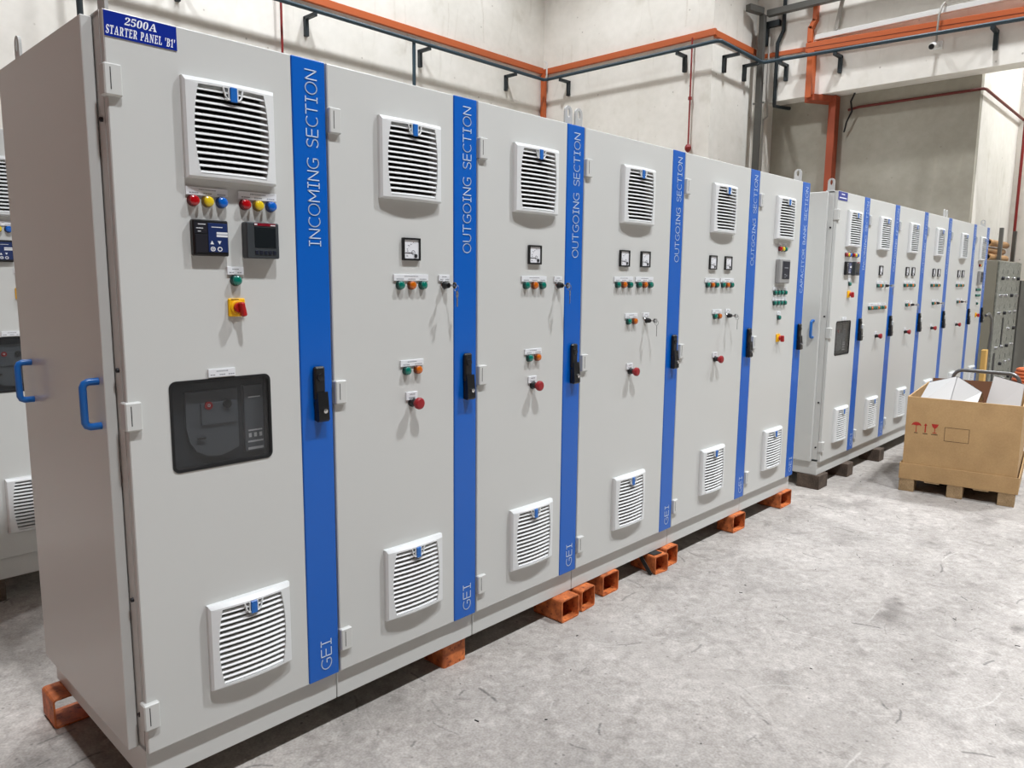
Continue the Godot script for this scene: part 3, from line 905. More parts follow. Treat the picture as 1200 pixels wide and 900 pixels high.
# ------------------------------------------------------------------ one cabinet
func cabinet(x0: float, w: float, z0: float, title: String, label: String, group: String, window := false, side := false) -> Node3D:
	var cab := thing("switchgear_cabinet", label, "cabinet", Vector3(x0, 0.1, z0), 0.0, group)
	var y0 := DB - 0.1
	var top := y0 + DH
	var s := Sh.new()
	# a folded-sheet shell, open behind the door
	s.box(Vector3(w * 0.5, (y0 + top) * 0.5, -0.79), Vector3(w - 0.002, DH, 0.02))
	s.box(Vector3(0.006, (y0 + top) * 0.5, -0.41), Vector3(0.010, DH, 0.776))
	s.box(Vector3(w - 0.006, (y0 + top) * 0.5, -0.41), Vector3(0.010, DH, 0.776))
	s.box(Vector3(w * 0.5, top - 0.007, -0.41), Vector3(w - 0.002, 0.012, 0.776), 0.002)
	s.box(Vector3(w * 0.5, y0 + 0.006, -0.41), Vector3(w - 0.002, 0.012, 0.776))
	put("body", s.mesh(), M.cabinet_paint, cab)
	s = Sh.new()
	s.box(Vector3(w * 0.5, y0 * 0.5, -0.41), Vector3(w - 0.003, y0, 0.776), 0.002)
	put("plinth", s.mesh(), M.cabinet_paint, cab)
	# door: a folded panel with rounded edges and the blue strip down its lock side
	var dl := 0.002
	var dr := w - 0.1125
	var vx := w * 0.5 - 0.002 if w < 0.65 else w * 0.5 - 0.012
	var holes := [Rect2(vx - 0.101, y0 + 1.624 - 0.110, 0.202, 0.216), Rect2(vx - 0.101, y0 + 0.236 - 0.110, 0.202, 0.216)]
	if window: holes.append(Rect2(w * 0.5 - 0.052 - 0.136, y0 + 0.863 - 0.116, 0.272, 0.232))
	s = Sh.new()
	s.panel(dl, dr, y0, top, -0.020, 0.0, 0.0025, holes)
	put("door", s.mesh(), M.cabinet_paint, cab)
	s = Sh.new()
	s.box(Vector3(w - 0.0585, y0 + DH * 0.5, -0.009), Vector3(0.107, DH, 0.021), 0.0025)
	var strip := put("blue_strip", s.mesh(), M.blue_paint, cab)
	var up := Basis(Vector3(0, 1, 0), Vector3(-1, 0, 0), Vector3(0, 0, 1))
	var len := 0.488 if title != "CAPACITOR BANK SECTION" else 0.645
	var lt := put("lettering", cached("title_" + title, thin_lettering.bind(title, 0.037, len)), M.print_white, strip, Vector3(w - 0.034, y0 + 1.832 - len, 0.0025))
	lt.basis = up
	var lg := put("lettering", cached("title_gei", thin_lettering.bind("GEI", 0.036, 0.096)), M.print_white, strip, Vector3(w - 0.033, y0 + 0.030, 0.0025))
	lg.basis = up
	swing_handle(cab, w - 0.056, y0 + 0.912)
	for hy in [1.705, 0.907, 0.108]:
		hinge(cab, 0.0045 if not side else -0.003, y0 + hy)
	vent(cab, vx, y0 + 1.624)
	vent(cab, vx, y0 + 0.236)
	if side:
		s = Sh.new()
		s.box(Vector3(-0.0145, y0 + DH * 0.5 - 0.004, -0.425), Vector3(0.026, DH - 0.004, 0.730), 0.002)
		var p := put("side_panel", s.mesh(), M.side_paint, cab)
		for hz in [-0.10, -0.685]:
			var g := Sh.new()
			var path := [Vector3(0, 0.057, 0), Vector3(-0.024, 0.057, 0), Vector3(-0.033, 0.053, 0), Vector3(-0.037, 0.044, 0), Vector3(-0.037, -0.044, 0), Vector3(-0.033, -0.053, 0), Vector3(-0.024, -0.057, 0), Vector3(0, -0.057, 0)]
			g.tube(path, 0.0095, 10)
			put("grab_handle", g.mesh(), M.blue_handle, p, Vector3(-0.0275, y0 + 0.932, hz))
		for sy in [1.62, 1.02, 0.42, 0.10]:
			put("panel_screw", cached("screw", func():
				var c := Sh.new()
				c.lathe([Vector2(0.006, 0), Vector2(0.006, 0.006), Vector2(0, 0.008)], Transform3D(Basis(Vector3(0, 0, 1), PI / 2), Vector3()), 10); return c.mesh()), M.ink, cab, Vector3(0.001, y0 + sy, -0.038))
		lifting_lug(cab, Vector3(0.025, top, -0.06), PI / 2)
		lifting_lug(cab, Vector3(0.012, top, -0.72), PI / 2)
	return cab

func nameplate(cab: Node3D, readable: bool) -> void:
	var y := DB - 0.1 + 1.831
	var s := Sh.new()
	s.box(Vector3(0.0865, y, 0.001), Vector3(0.166, 0.056, 0.002))
	var p := put("nameplate", s.mesh(), M.plate_blue, cab)
	if readable:
		put("lettering", lettering("2500A", 0.0175, 0.073, "Droid Serif", 700, 0.2), M.plate_letter, p, Vector3(0.050, y + 0.0045, 0.002))
		put("lettering", lettering("STARTER PANEL 'B1'", 0.0195, 0.157, "Droid Serif", 700, 0.1), M.plate_letter, p, Vector3(0.007, y - 0.0225, 0.002))
	else:
		s = Sh.new()
		s.box(Vector3(0.085, y + 0.012, 0.0022), Vector3(0.06, 0.006, 0.0005)); s.box(Vector3(0.085, y - 0.012, 0.0022), Vector3(0.13, 0.006, 0.0005))
		put("plate_print", s.mesh(), M.plate_letter, p)

func incoming(cab: Node3D, w: float) -> void:
	var y := DB - 0.1
	var c := w * 0.5
	lamps(cab, c - 0.07, y + 1.445, ["red", "yellow", "blue"], 0.0375)
	lamps(cab, c + 0.07, y + 1.445, ["red", "yellow", "blue"], 0.0375)
	relay(cab, c - 0.071, y + 1.352)
	power_meter(cab, c + 0.069, y + 1.351)
	label_plate(cab, c - 0.002, y + 1.269, 0.046, 0.021, 2)
	lamp(cab, c - 0.002, y + 1.243, "green")
	rotary_switch(cab, c - 0.003, y + 1.171)
	label_plate(cab, c - 0.052, y + 0.998, 0.075, 0.022, 3)
	breaker_window(cab, c - 0.052, y + 0.863)

func outgoing(cab: Node3D, w: float, meters: int, narrow: bool, key_high := true, banks := false) -> void:
	var y := DB - 0.1
	var c := w * 0.5 if w < 0.65 else w * 0.5 - 0.015
	var gog := ["green", "orange", "green"]
	if meters == 1:
		ammeter(cab, c, y + 1.347)
		lamps(cab, c, y + 1.231, gog)
		key_switch(cab, c + 0.143, y + 1.231)
		if banks:
			lamps(cab, c - 0.155, y + 1.062, gog); lamps(cab, c - 0.005, y + 1.062, gog); lamps(cab, c + 0.128, y + 1.062, ["green", "orange"])
		else:
			lamps(cab, c, y + 0.951, ["green", "orange"])
		stop_button(cab, c, y + 0.846)
	else:
		for d in [-0.082, 0.082]:
			ammeter(cab, c + d, y + 1.349)
			lamps(cab, c + d, y + 1.234, gog)
		lamps(cab, c - 0.014, y + 1.070, ["green", "orange"])
		key_switch(cab, c + 0.105, y + 1.070)
		stop_button(cab, c - 0.012, y + 0.846)

func capacitor(cab: Node3D, w: float) -> void:
	var y := DB - 0.1
	var c := w * 0.5 - 0.015
	lamps(cab, c + 0.0, y + 1.447, ["red", "yellow", "green"], 0.037)
	controller(cab, c, y + 1.316)
	lamps(cab, c, y + 1.189, ["green", "green", "green", "green"])
	lamps(cab, c, y + 1.128, ["green", "green", "green", "green"])
	label_plate(cab, c, y + 1.066, 0.046, 0.021, 2)
	lamp(cab, c, y + 1.040, "green")
	rotary_switch(cab, c + 0.01, y + 0.917)

# ------------------------------------------------------------------ services on the walls
func bracket(parent: Node3D, at: Vector3, out: Vector3) -> void:
	# an angle bracket: arm outwards under the pipe, leg down the wall
	var s := Sh.new()
	var o := out.abs()
	var t := Vector3(1, 1, 1) - o - Vector3.UP
	s.box(at + out * 0.12 + Vector3(0, -0.02, 0), o * 0.24 + t * 0.05 + Vector3(0, 0.04, 0), 0.003)
	s.box(at + out * 0.025 + Vector3(0, -0.12, 0), o * 0.05 + t * 0.05 + Vector3(0, 0.22, 0), 0.003)
	put("bracket", s.mesh(), M.dark_pipe, parent)

func bar(parent: Node3D, called: String, a: Vector3, b: Vector3, sx: float, sy: float, m: Material, bev := 0.003) -> MeshInstance3D:
	# a rectangular duct from a to b: sx across, sy high
	var d := (b - a).normalized()
	var side := d.cross(Vector3.UP)
	if side.length() < 0.1: side = Vector3.RIGHT
	side = side.normalized()
	var s := Sh.new()
	s.box((a + b) * 0.5, Vector3(sx, sy, a.distance_to(b)), bev, Basis(side, d.cross(side) * -1.0, d))
	return put(called, s.mesh(), m, parent)

func pipe(parent: Node3D, called: String, path: Array, r: float, m: Material, seg := 10) -> MeshInstance3D:
	var s := Sh.new()
	s.tube(path, r, seg)
	return put(called, s.mesh(), m, parent)

func tubes_block(x: float, z: float, turn: float, length: float, w: float, h: float, label: String, m: Material, upright := false) -> void:
	# a short offcut of square steel tube, its open end towards +z
	var s := Sh.new()
	s.ring(rrect(w, h, 0.011, 3), rrect(w - 0.011, h - 0.011, 0.006, 3), -length, 0.0, Transform3D(Basis(Vector3(1, 0, 0), -PI / 2), Vector3(0, length, -h * 0.5)) if upright else Transform3D(Basis(), Vector3(0, h * 0.5, 0)))
	var o := put("steel_tube_block", s.mesh(), m)
	o.position = Vector3(x, 0, z)
	o.rotation.y = turn
	tag(o, label, "block", "orange tube blocks carrying the near row")

func _ready() -> void:
	# ---- camera
	var cam := Camera3D.new()
	cam.name = "camera"
	add_child(cam)
	var yaw := deg_to_rad(46.668)
	var pitch := deg_to_rad(7.998)
	var roll := deg_to_rad(0.556)
	var f := Vector3(sin(yaw) * cos(pitch), -sin(pitch), -cos(yaw) * cos(pitch))
	var r := f.cross(Vector3.UP).normalized()
	var u := r.cross(f)
	cam.transform = Transform3D(Basis(r * cos(roll) + u * sin(roll), u * cos(roll) - r * sin(roll), -f), Vector3(-0.667, 1.454, 1.937))
	cam.fov = 54.443
	cam.near = 0.05
	cam.far = 60.0
	cam.current = true
	# ---- sky (none is seen: the hall is closed), exposure
	var we := WorldEnvironment.new()
	we.name = "world_environment"
	var env := Environment.new()
	env.background_mode = Environment.BG_COLOR
	env.background_color = Color(0, 0, 0)
	env.ambient_light_source = Environment.AMBIENT_SOURCE_DISABLED
	env.tonemap_mode = Environment.TONE_MAPPER_LINEAR
	env.tonemap_exposure = 1.0
	env.sdfgi_enabled = true
	env.ssao_enabled = true
	env.ssil_enabled = true
	we.environment = env
	add_child(we)
	make_materials()
	# ---- high-bay lamps: a glowing disc and an area light of the same size just under it
	for i in 3: high_bay(Vector3([0.0, 4.4, 8.8][i], 8.6, 3.3), 47.0, 56.0 if i == 0 else 50.0, "before the " + ["breaker-window cabinet", "cardboard box", "test cabinet"][i])
	for i in 3: high_bay(Vector3([0.2, 3.1, 6.0][i], 8.8, -4.2), 21.0, 58.0, "behind the " + ["breaker-window cabinet", "pair of lifting lugs", "far row"][i])
	high_bay(Vector3(8.9, 8.8, -0.6), 30.0, 46.0, "by the end wall")
	high_bay(Vector3(11.8, 8.6, 2.6), 38.0, 52.0, "past the beam")
	build_hall()
	build_rows()
	build_services()
	build_loose()


func high_bay(at: Vector3, energy: float, cone: float, place: String) -> void:
	var o := thing("high_bay_lamp", "round high-bay lamp under the hall ceiling, " + place, "lamp", at, 0.0, "high-bay lamps under the ceiling")
	var s := Sh.new()
	s.lathe([Vector2(0.0, 0.0), Vector2(0.24, 0.0), Vector2(0.25, 0.04), Vector2(0.14, 0.14), Vector2(0.12, 0.24), Vector2(0, 0.24)], Transform3D(), 24)
	put("housing", s.mesh(), M.lamp_body, o)
	s = Sh.new()
	s.lathe([Vector2(0.0, -0.012), Vector2(0.225, -0.012), Vector2(0.225, 0.0)], Transform3D(), 24)
	put("diffuser", s.mesh(), M.lamp_glow, o)
	s = Sh.new()
	s.tube([Vector3(0, 0.24, 0), Vector3(0, YC - at.y + 0.01, 0)], 0.01, 8)
	put("hanging_rod", s.mesh(), M.lamp_body, o)
	var l := SpotLight3D.new()
	l.name = "lamp_light"
	l.spot_angle = cone
	l.spot_angle_attenuation = 0.5
	l.spot_range = 40.0
	l.spot_attenuation = 2.0
	l.light_size = 0.2
	l.light_color = c8(247, 250, 255)
	l.light_energy = energy
	l.shadow_enabled = true
	l.position = Vector3(0, -0.24, 0)
	l.rotation.x = -PI / 2
	o.add_child(l)

func build_hall() -> void:
	# floor with its own texture coordinates
	var st := SurfaceTool.new()
	st.begin(Mesh.PRIMITIVE_TRIANGLES)
	var a := Vector2(XA - 0.2, ZB - 0.2)
	var b := Vector2(XK + 0.4, ZN + 0.2)
	for c in [[a.x, a.y], [b.x, a.y], [b.x, b.y], [a.x, a.y], [b.x, b.y], [a.x, b.y]]:
		st.set_normal(Vector3.UP)
		st.set_uv(Vector2(c[0], c[1]) / 3.1)
		st.set_uv2(Vector2(c[0] + 2.0, c[1] + 7.0) / 14.0)
		st.add_vertex(Vector3(c[0], 0.0, c[1]))
	st.index()
	var fl := put("floor", st.commit(), M.concrete_floor)
	fl.set_meta("kind", "structure")
	tag(fl, "scuffed grey concrete floor of the hall", "", "", "structure")
	struct_box("floor_slab", Vector3(a.x, -0.3, a.y), Vector3(b.x, -0.002, b.y), M.ceiling_sheet)
	struct_box("wall_back", Vector3(XA - 0.2, 0, ZB - 0.2), Vector3(XS + 0.02, YC, ZB), M.wall_paint)
	struct_box("wall_step", Vector3(XS, 0, ZB - 0.2), Vector3(XK + 0.2, YC, ZS), M.wall_paint)
	struct_box("wall_pier", Vector3(XE, 0, ZS - 0.02), Vector3(XR + 0.1, YBEAM + 0.02, -3.27), M.wall_paint)
	struct_box("wall_beam", Vector3(XE, YBEAM, ZS - 0.02), Vector3(XR - 0.005, YC, ZN + 0.1), M.wall_paint)
	struct_box("wall_recess", Vector3(XR, 0, ZS - 0.02), Vector3(XR + 0.12, YC, ZR - 0.002), M.shaded_wall_paint)
	struct_box("wall_return", Vector3(XR + 0.12, 0, ZS - 0.02), Vector3(XK + 0.1, YC, ZR), M.wall_paint)
	struct_box("wall_end", Vector3(XK, 0, ZR - 0.1), Vector3(XK + 0.2, YC, ZN + 0.1), M.wall_paint)
	struct_box("wall_side", Vector3(XA - 0.2, 0, ZB - 0.2), Vector3(XA, YC, ZN + 0.2), M.wall_brown)
	struct_box("wall_front", Vector3(XA - 0.2, 0, ZN), Vector3(XK + 0.2, YC, ZN + 0.2), M.wall_plain)
	struct_box("ceiling", Vector3(XA - 0.2, YC, ZB - 0.2), Vector3(XK + 0.2, YC + 0.2, ZN + 0.2), M.ceiling_sheet)

func build_rows() -> void:
	var near := "switchgear cabinets of the near row"
	var far := "switchgear cabinets of the far row"
	var xs := [0.0, 0.595, 1.2, 1.803, 2.585, 3.385, 4.081]
	var c := cabinet(xs[0], 0.595, 0.0, "INCOMING SECTION", "tall grey cabinet with a dark breaker window under the 2500A STARTER PANEL nameplate", near, true, true)
	nameplate(c, true)
	incoming(c, 0.595)
	c = cabinet(xs[1], 0.605, 0.0, "OUTGOING SECTION", "grey cabinet with one ammeter, beside the cabinet with the big dark breaker window", near)
	outgoing(c, 0.605, 1, false)
	c = cabinet(xs[2], 0.603, 0.0, "OUTGOING SECTION", "grey cabinet with one ammeter, beside the pair of lifting lugs on its blue strip", near)
	lifting_lug(c, Vector3(0.565, DB - 0.1 + DH, -0.06))
	outgoing(c, 0.603, 1, false)
	c = cabinet(xs[3], 0.782, 0.0, "OUTGOING SECTION", "wide grey two-ammeter cabinet in the near row, next to the pair of lifting lugs", near)
	lifting_lug(c, Vector3(0.028, DB - 0.1 + DH, -0.06))
	outgoing(c, 0.782, 2, false)
	c = cabinet(xs[4], 0.8, 0.0, "OUTGOING SECTION", "grey two-ammeter cabinet of the near row beside the one with rows of green lamps", near)
	outgoing(c, 0.8, 2, false)
	c = cabinet(xs[5], 0.696, 0.0, "CAPACITOR BANK SECTION", "grey end cabinet with two rows of green lamps under a square controller, near row", near)
	lifting_lug(c, Vector3(0.64, DB - 0.1 + DH, -0.06), PI / 2)
	capacitor(c, 0.696)
	# far row, in line with the first beyond a gap
	var ys := [4.549, 5.177, 5.875, 6.67, 7.458, 8.438, 9.034]
	c = cabinet(ys[0], ys[1] - ys[0], 0.0, "INCOMING SECTION", "grey far-row cabinet with dark breaker window and small blue nameplate", far, true, true)
	nameplate(c, false)
	incoming(c, ys[1] - ys[0])
	c = cabinet(ys[1], ys[2] - ys[1], 0.0, "OUTGOING SECTION", "grey far-row cabinet with one ammeter and three lamp groups side by side", far)
	outgoing(c, ys[2] - ys[1], 1, false, true, true)
	c = cabinet(ys[2], ys[3] - ys[2], 0.0, "OUTGOING SECTION", "grey two-ammeter far-row cabinet beside the one with three lamp groups", far)
	outgoing(c, ys[3] - ys[2], 2, false)
	c = cabinet(ys[3], ys[4] - ys[3], 0.0, "OUTGOING SECTION", "grey two-ammeter far-row cabinet, middle one of three such", far)
	lifting_lug(c, Vector3(ys[4] - ys[3] - 0.06, DB - 0.1 + DH, -0.06))
	outgoing(c, ys[4] - ys[3], 2, false)
	c = cabinet(ys[4], ys[5] - ys[4], 0.0, "OUTGOING SECTION", "grey two-ammeter far-row cabinet beside the narrow end cabinet of its row", far)
	lifting_lug(c, Vector3(0.03, DB - 0.1 + DH, -0.06))
	outgoing(c, ys[5] - ys[4], 2, false)
	c = cabinet(ys[5], ys[6] - ys[5], 0.0, "CAPACITOR BANK SECTION", "narrow grey end cabinet of the far row, next to the scuffed test cabinet", far)
	lifting_lug(c, Vector3(ys[6] - ys[5] - 0.05, DB - 0.1 + DH, -0.06), PI / 2)
	capacitor(c, ys[6] - ys[5])
	# a third row behind the first: only a sliver shows past the brown-grey side panel
	c = cabinet(-0.05, 0.6, -1.88, "INCOMING SECTION", "grey cabinet half hidden behind the near row's brownish side panel", "switchgear cabinets of the rear row", true, false)
	incoming(c, 0.6)
	# what the rows stand on
	var M1: Material = M.orange_steel
	tubes_block(1.133, -0.045, 0.0, 0.1, 0.115, 0.12, "orange block with a closed front face under the second cabinet", M1, true)
	tubes_block(1.733, 0.033, 0.0, 0.16, 0.118, 0.1, "largest orange tube block of the close pair under the seam in the plinth", M1)
	tubes_block(1.872, 0.022, 0.06, 0.18, 0.104, 0.098, "orange tube block tight beside the block under the seam in the plinth", M1)
	tubes_block(2.078, -0.005, 0.0, 0.25, 0.124, 0.1, "orange tube block standing alone just past the close pair", M1)
	tubes_block(2.46, 0.031, -0.12, 0.16, 0.10, 0.094, "orange tube block wrapped with a black strap", M1)
	tubes_block(2.585, 0.012, 0.0, 0.2, 0.112, 0.1, "orange tube block just behind the strapped block", M1)
	tubes_block(3.335, 0.008, 0.0, 0.1, 0.15, 0.1, "orange tube block standing alone under the fifth cabinet of the near row", M1)
	tubes_block(4.0, 0.002, 0.0, 0.16, 0.165, 0.1, "orange tube block under the far corner of the near row", M1)
	tubes_block(0.008, -0.655, 0.0, 0.12, 0.118, 0.1, "orange tube block under the back of the brownish side panel", M1)
	var s := Sh.new()
	s.box(Vector3(2.399, 0.048, -0.030), Vector3(0.003, 0.125, 0.024), 0.0, Basis(Vector3(0, 1, 0), -0.12) * Basis(Vector3(1, 0, 0), -0.75))
	s.box(Vector3(2.455, 0.096, -0.012), Vector3(0.06, 0.003, 0.05), 0.0, Basis(Vector3(0, 1, 0), -0.12))
	tag(put("black_strap", s.mesh(), M.scrap_dark), "black strap hanging over an orange tube block", "strap")
	var k := 0
	for bl in [[4.62, 0.005, 0.16, "dark wooden block under the near corner of the far row"], [5.11, 0.02, 0.12, "dark wooden block under the first joint of the far row"], [5.80, 0.03, 0.12, "dark wooden block nearest the cardboard box"]]:
		s = Sh.new()
		s.box(Vector3(0, 0.05, -0.08), Vector3(bl[2], 0.1, 0.16), 0.003)
		var o := put("wooden_block", s.mesh(), M.dark_wood)
		o.position = Vector3(bl[0], 0, bl[1])
		tag(o, bl[3], "block", "wooden blocks carrying the far row")
	# rear supports, mostly in the dark under the cabinets
	for e in [[0.6, -0.72, "first and second cabinets"], [2.4, -0.72, "fourth cabinet"], [3.98, -0.72, "last cabinet"]]:
		tubes_block(e[0], e[1] + 0.06, 0.0, 0.14, 0.1, 0.1, "orange tube block in the dark at the back under the " + e[2], M1)
	for j in 3:
		var e: float = [4.65, 6.6, 8.9][j]
		s = Sh.new()
		s.box(Vector3(0, 0.05, -0.08), Vector3(0.12, 0.1, 0.16), 0.003)
		var o := put("wooden_block", s.mesh(), M.dark_wood)
		o.position = Vector3(e, 0, -0.62)
		tag(o, "dark wooden block under the far row's rear edge, behind " + ["its window cabinet", "its middle", "its narrow end cabinet"][j], "block", "wooden blocks carrying the far row")
	for j in 2:
		var e: float = [7.4, 8.95][j]
		s = Sh.new()
		s.box(Vector3(0, 0.05, -0.08), Vector3(0.12, 0.1, 0.16), 0.003)
		var o := put("wooden_block", s.mesh(), M.dark_wood)
		o.position = Vector3(e, 0, 0.02)
		tag(o, ["dark wooden block under the far row hidden behind the cardboard box", "dark wooden block under the far row by the timber board"][j], "block", "wooden blocks carrying the far row")
	for e in [[0.05, -1.9, "first front corner"], [0.45, -1.9, "second front corner"], [0.25, -2.55, "back"]]:
		s = Sh.new()
		s.box(Vector3(0, 0.05, -0.05), Vector3(0.1, 0.1, 0.1), 0.003)
		var o := put("wooden_block", s.mesh(), M.dark_wood)
		o.position = Vector3(e[0], 0, e[1])
		tag(o, "dark wooden block in the shadow under the rear row's " + e[2], "block", "wooden blocks carrying the rear row")

func build_services() -> void:
	# orange cable trunking along the walls at about 4.8 m
	var ot: Material = M.orange_trunking
	var gt := "orange cable trunking on the walls"
	tag(bar(null, "cable_trunking", Vector3(XA + 0.01, 4.80, ZB + 0.027), Vector3(XS - 0.06, 4.80, ZB + 0.027), 0.05, 0.09, ot), "orange cable trunking along the back wall, longest of the runs", "trunking", gt)
	tag(bar(null, "cable_trunking", Vector3(XS - 0.027, 4.79, ZB + 0.01), Vector3(XS - 0.027, 4.79, ZS + 0.052), 0.05, 0.085, ot), "orange cable trunking across the bright wall above the lone lifting-lug pair", "trunking", gt)
	tag(bar(null, "cable_trunking", Vector3(XS + 0.0, 4.775, ZS + 0.027), Vector3(XE - 0.07, 4.775, ZS + 0.027), 0.05, 0.085, ot), "short orange cable trunking on the shaded wall beside the grey corner post", "trunking", gt)
	tag(bar(null, "cable_trunking", Vector3(XE - 0.012, 4.72, ZS + 0.11), Vector3(XE - 0.012, 4.70, -2.68), 0.02, 0.06, ot), "thin orange cable trunking behind the dark pipe in the corner", "trunking", gt)
	var er := bar(null, "cable_trunking", Vector3(XE - 0.044, 4.70, -2.66), Vector3(XE - 0.044, 4.42, 4.5), 0.08, 0.125, ot)
	tag(er, "sloping two-level orange cable trunking on the beam under the white trunking", "trunking", gt)
	bar(er, "joint", Vector3(XE - 0.085, 4.695, -2.66), Vector3(XE - 0.085, 4.415, 4.5), 0.003, 0.006, M.trunking_joint, 0.0)
	var o := thing("trunking_drop", "orange trunking dropping over the beam and down the recessed wall", "trunking")
	var dr := bar(o, "drop", Vector3(XE - 0.044, 4.63, -2.57), Vector3(XE - 0.044, YBEAM - 0.05, -2.57), 0.19, 0.08, ot)
	bar(dr, "joint", Vector3(XE - 0.085, 4.62, -2.585), Vector3(XE - 0.085, YBEAM - 0.05, -2.585), 0.006, 0.003, M.trunking_joint, 0.0)
	bar(o, "soffit_run", Vector3(XE - 0.08, YBEAM - 0.05, -2.57), Vector3(XR - 0.01, YBEAM - 0.05, -2.36), 0.19, 0.085, M.shaded_trunking)
	var lower := bar(o, "recess_drop", Vector3(XR - 0.052, YBEAM - 0.01, -2.33), Vector3(XR - 0.052, 0.8, -2.33), 0.2, 0.1, M.shaded_trunking)
	bar(lower, "joint", Vector3(XR - 0.102, YBEAM - 0.05, -2.335), Vector3(XR - 0.102, 0.8, -2.335), 0.008, 0.004, M.trunking_joint, 0.0)
	o = thing("trunking_riser", "narrow orange trunking rising above the beam with a small offset", "trunking")
	bar(o, "riser", Vector3(XE - 0.035, 4.77, -2.62), Vector3(XE - 0.035, 4.98, -2.62), 0.09, 0.06, ot)
	bar(o, "riser", Vector3(XE - 0.035, 4.95, -2.62), Vector3(XE - 0.035, 5.06, -2.56), 0.09, 0.06, ot)
	bar(o, "riser", Vector3(XE - 0.035, 5.04, -2.56), Vector3(XE - 0.035, YC - 0.01, -2.56), 0.09, 0.06, ot)
	tag(bar(null, "cable_trunking", Vector3(XS - 0.06, 4.74, ZB + 0.06), Vector3(XS - 0.06, 0.01, ZB + 0.06), 0.07, 0.07, ot), "orange cable trunking standing upright in the wall corner", "trunking", gt)
	# teal pipe on brackets under the trunking
	var p := thing("wall_pipe", "thin blue-grey pipe carried on dark brackets below the orange trunking", "pipe")
	pipe(p, "pipe_run", [Vector3(XA, 4.605, ZB + 0.22), Vector3(XS - 0.26, 4.605, ZB + 0.22), Vector3(XS - 0.22, 4.605, ZB + 0.26), Vector3(XS - 0.22, 4.60, ZS + 0.18), Vector3(XS - 0.18, 4.60, ZS + 0.22), Vector3(XE - 0.26, 4.58, ZS + 0.22), Vector3(XE - 0.22, 4.575, ZS + 0.26), Vector3(XE - 0.22, 4.36, 4.5)], 0.026, M.teal_pipe)
	for x in [-0.5, 1.3, 3.0, 4.55, 6.33, 8.05]: bracket(p, Vector3(x, 4.58, ZB), Vector3(0, 0, 1))
	for z in [-5.95, -3.86]: bracket(p, Vector3(XS, 4.575, z), Vector3(-1, 0, 0))
	for x in [9.25, 9.85]: bracket(p, Vector3(x, 4.555, ZS), Vector3(0, 0, 1))
	for z in [-2.95, -2.19, -0.36, 1.5]: bracket(p, Vector3(XE, 4.55 - (z + 3.2) * 0.0277, z), Vector3(-1, 0, 0))
	# grey square tube: post in the corner and a run along the end wall
	tag(bar(null, "square_tube", Vector3(10.06, 5.25, ZS + 0.165), Vector3(10.06, 0.0, ZS + 0.165), 0.08, 0.08, M.grey_tube), "grey square steel post standing in the corner in front of the trunking", "post")
	tag(bar(null, "square_tube", Vector3(9.76, 5.3, ZS + 0.08), Vector3(10.05, 5.3, ZS + 0.15), 0.09, 0.09, M.grey_tube), "short grey square tube on top of the corner post", "tube")
	var g := bar(null, "square_tube", Vector3(10.11, 5.27, ZS + 0.215), Vector3(10.11, 5.27, 4.5), 0.09, 0.085, M.grey_tube)
	tag(g, "grey square tube running level along the end wall, highest of the runs", "tube")
	bar(g, "hanger", Vector3(10.16, 5.25, -2.2), Vector3(10.18, 4.87, -2.28), 0.03, 0.05, M.conduit_grey)
	# dark vertical pipe with an offset, ending under the beam
	pipe(null, "drain_pipe", [Vector3(XE - 0.028, YC, -3.02), Vector3(XE - 0.028, 5.02, -3.02), Vector3(XE - 0.028, 4.86, -3.10), Vector3(XE - 0.028, 4.02, -3.10), Vector3(XE - 0.02, 3.99, -3.10), Vector3(XR - 0.03, 3.99, -3.0)], 0.027, M.dark_pipe, 12)
	tag(get_node("drain_pipe"), "dark pipe dropping down the end wall and turning under the beam", "pipe")
	var s := Sh.new()
	s.box(Vector3(XE - 0.05, 5.13, -3.20), Vector3(0.08, 0.08, 0.27), 0.004)
	s.box(Vector3(XE - 0.05, 4.99, -3.29), Vector3(0.08, 0.28, 0.1), 0.004)
	tag(put("steel_angle", s.mesh(), M.dark_pipe), "black angle-shaped bracket fixed beside the dark pipe", "bracket")
	# white trunking on the beam
	s = Sh.new()
	s.box(Vector3(XE - 0.03, 4.82, 1.0), Vector3(0.06, 0.065, 7.1), 0.003)
	tag(put("white_trunking", s.mesh(), M.white_trunking), "white cable trunking along the beam above the orange trunking", "trunking")
	# camera with its conduit
	var v := thing("security_camera", "small white security camera hanging on the beam from a curved conduit", "camera", Vector3(10.02, 4.40, -0.99))
	s = Sh.new()
	var look := Transform3D(Basis(Vector3(0, 0, 1), PI / 2 + 0.35) , Vector3(-0.03, -0.03, 0))
	s.lathe([Vector2(0.0, -0.09), Vector2(0.034, -0.09), Vector2(0.04, -0.08), Vector2(0.04, 0.06), Vector2(0.036, 0.075), Vector2(0.0, 0.075)], look, 16)
	put("housing", s.mesh(), M.white_trunking, v)
	s = Sh.new()
	s.lathe([Vector2(0.0, 0.06), Vector2(0.032, 0.06), Vector2(0.032, 0.078), Vector2(0, 0.08)], look, 16)
	put("lens", s.mesh(), M.black_plastic, v)
	s = Sh.new()
	s.box(Vector3(0.10, 0.02, 0.0), Vector3(0.18, 0.04, 0.03), 0.004)
	s.box(Vector3(0.183, 0.02, 0.0), Vector3(0.02, 0.10, 0.10), 0.004)
	put("mount", s.mesh(), M.white_trunking, v)
	pipe(v, "conduit", [Vector3(0.02, 0.03, 0.02), Vector3(0.0, 0.12, 0.02), Vector3(0.0, 0.34, 0.03), Vector3(0.02, 0.44, 0.05), Vector3(0.08, 0.49, 0.06), Vector3(0.16, 0.47, 0.06)], 0.012, M.conduit_grey)
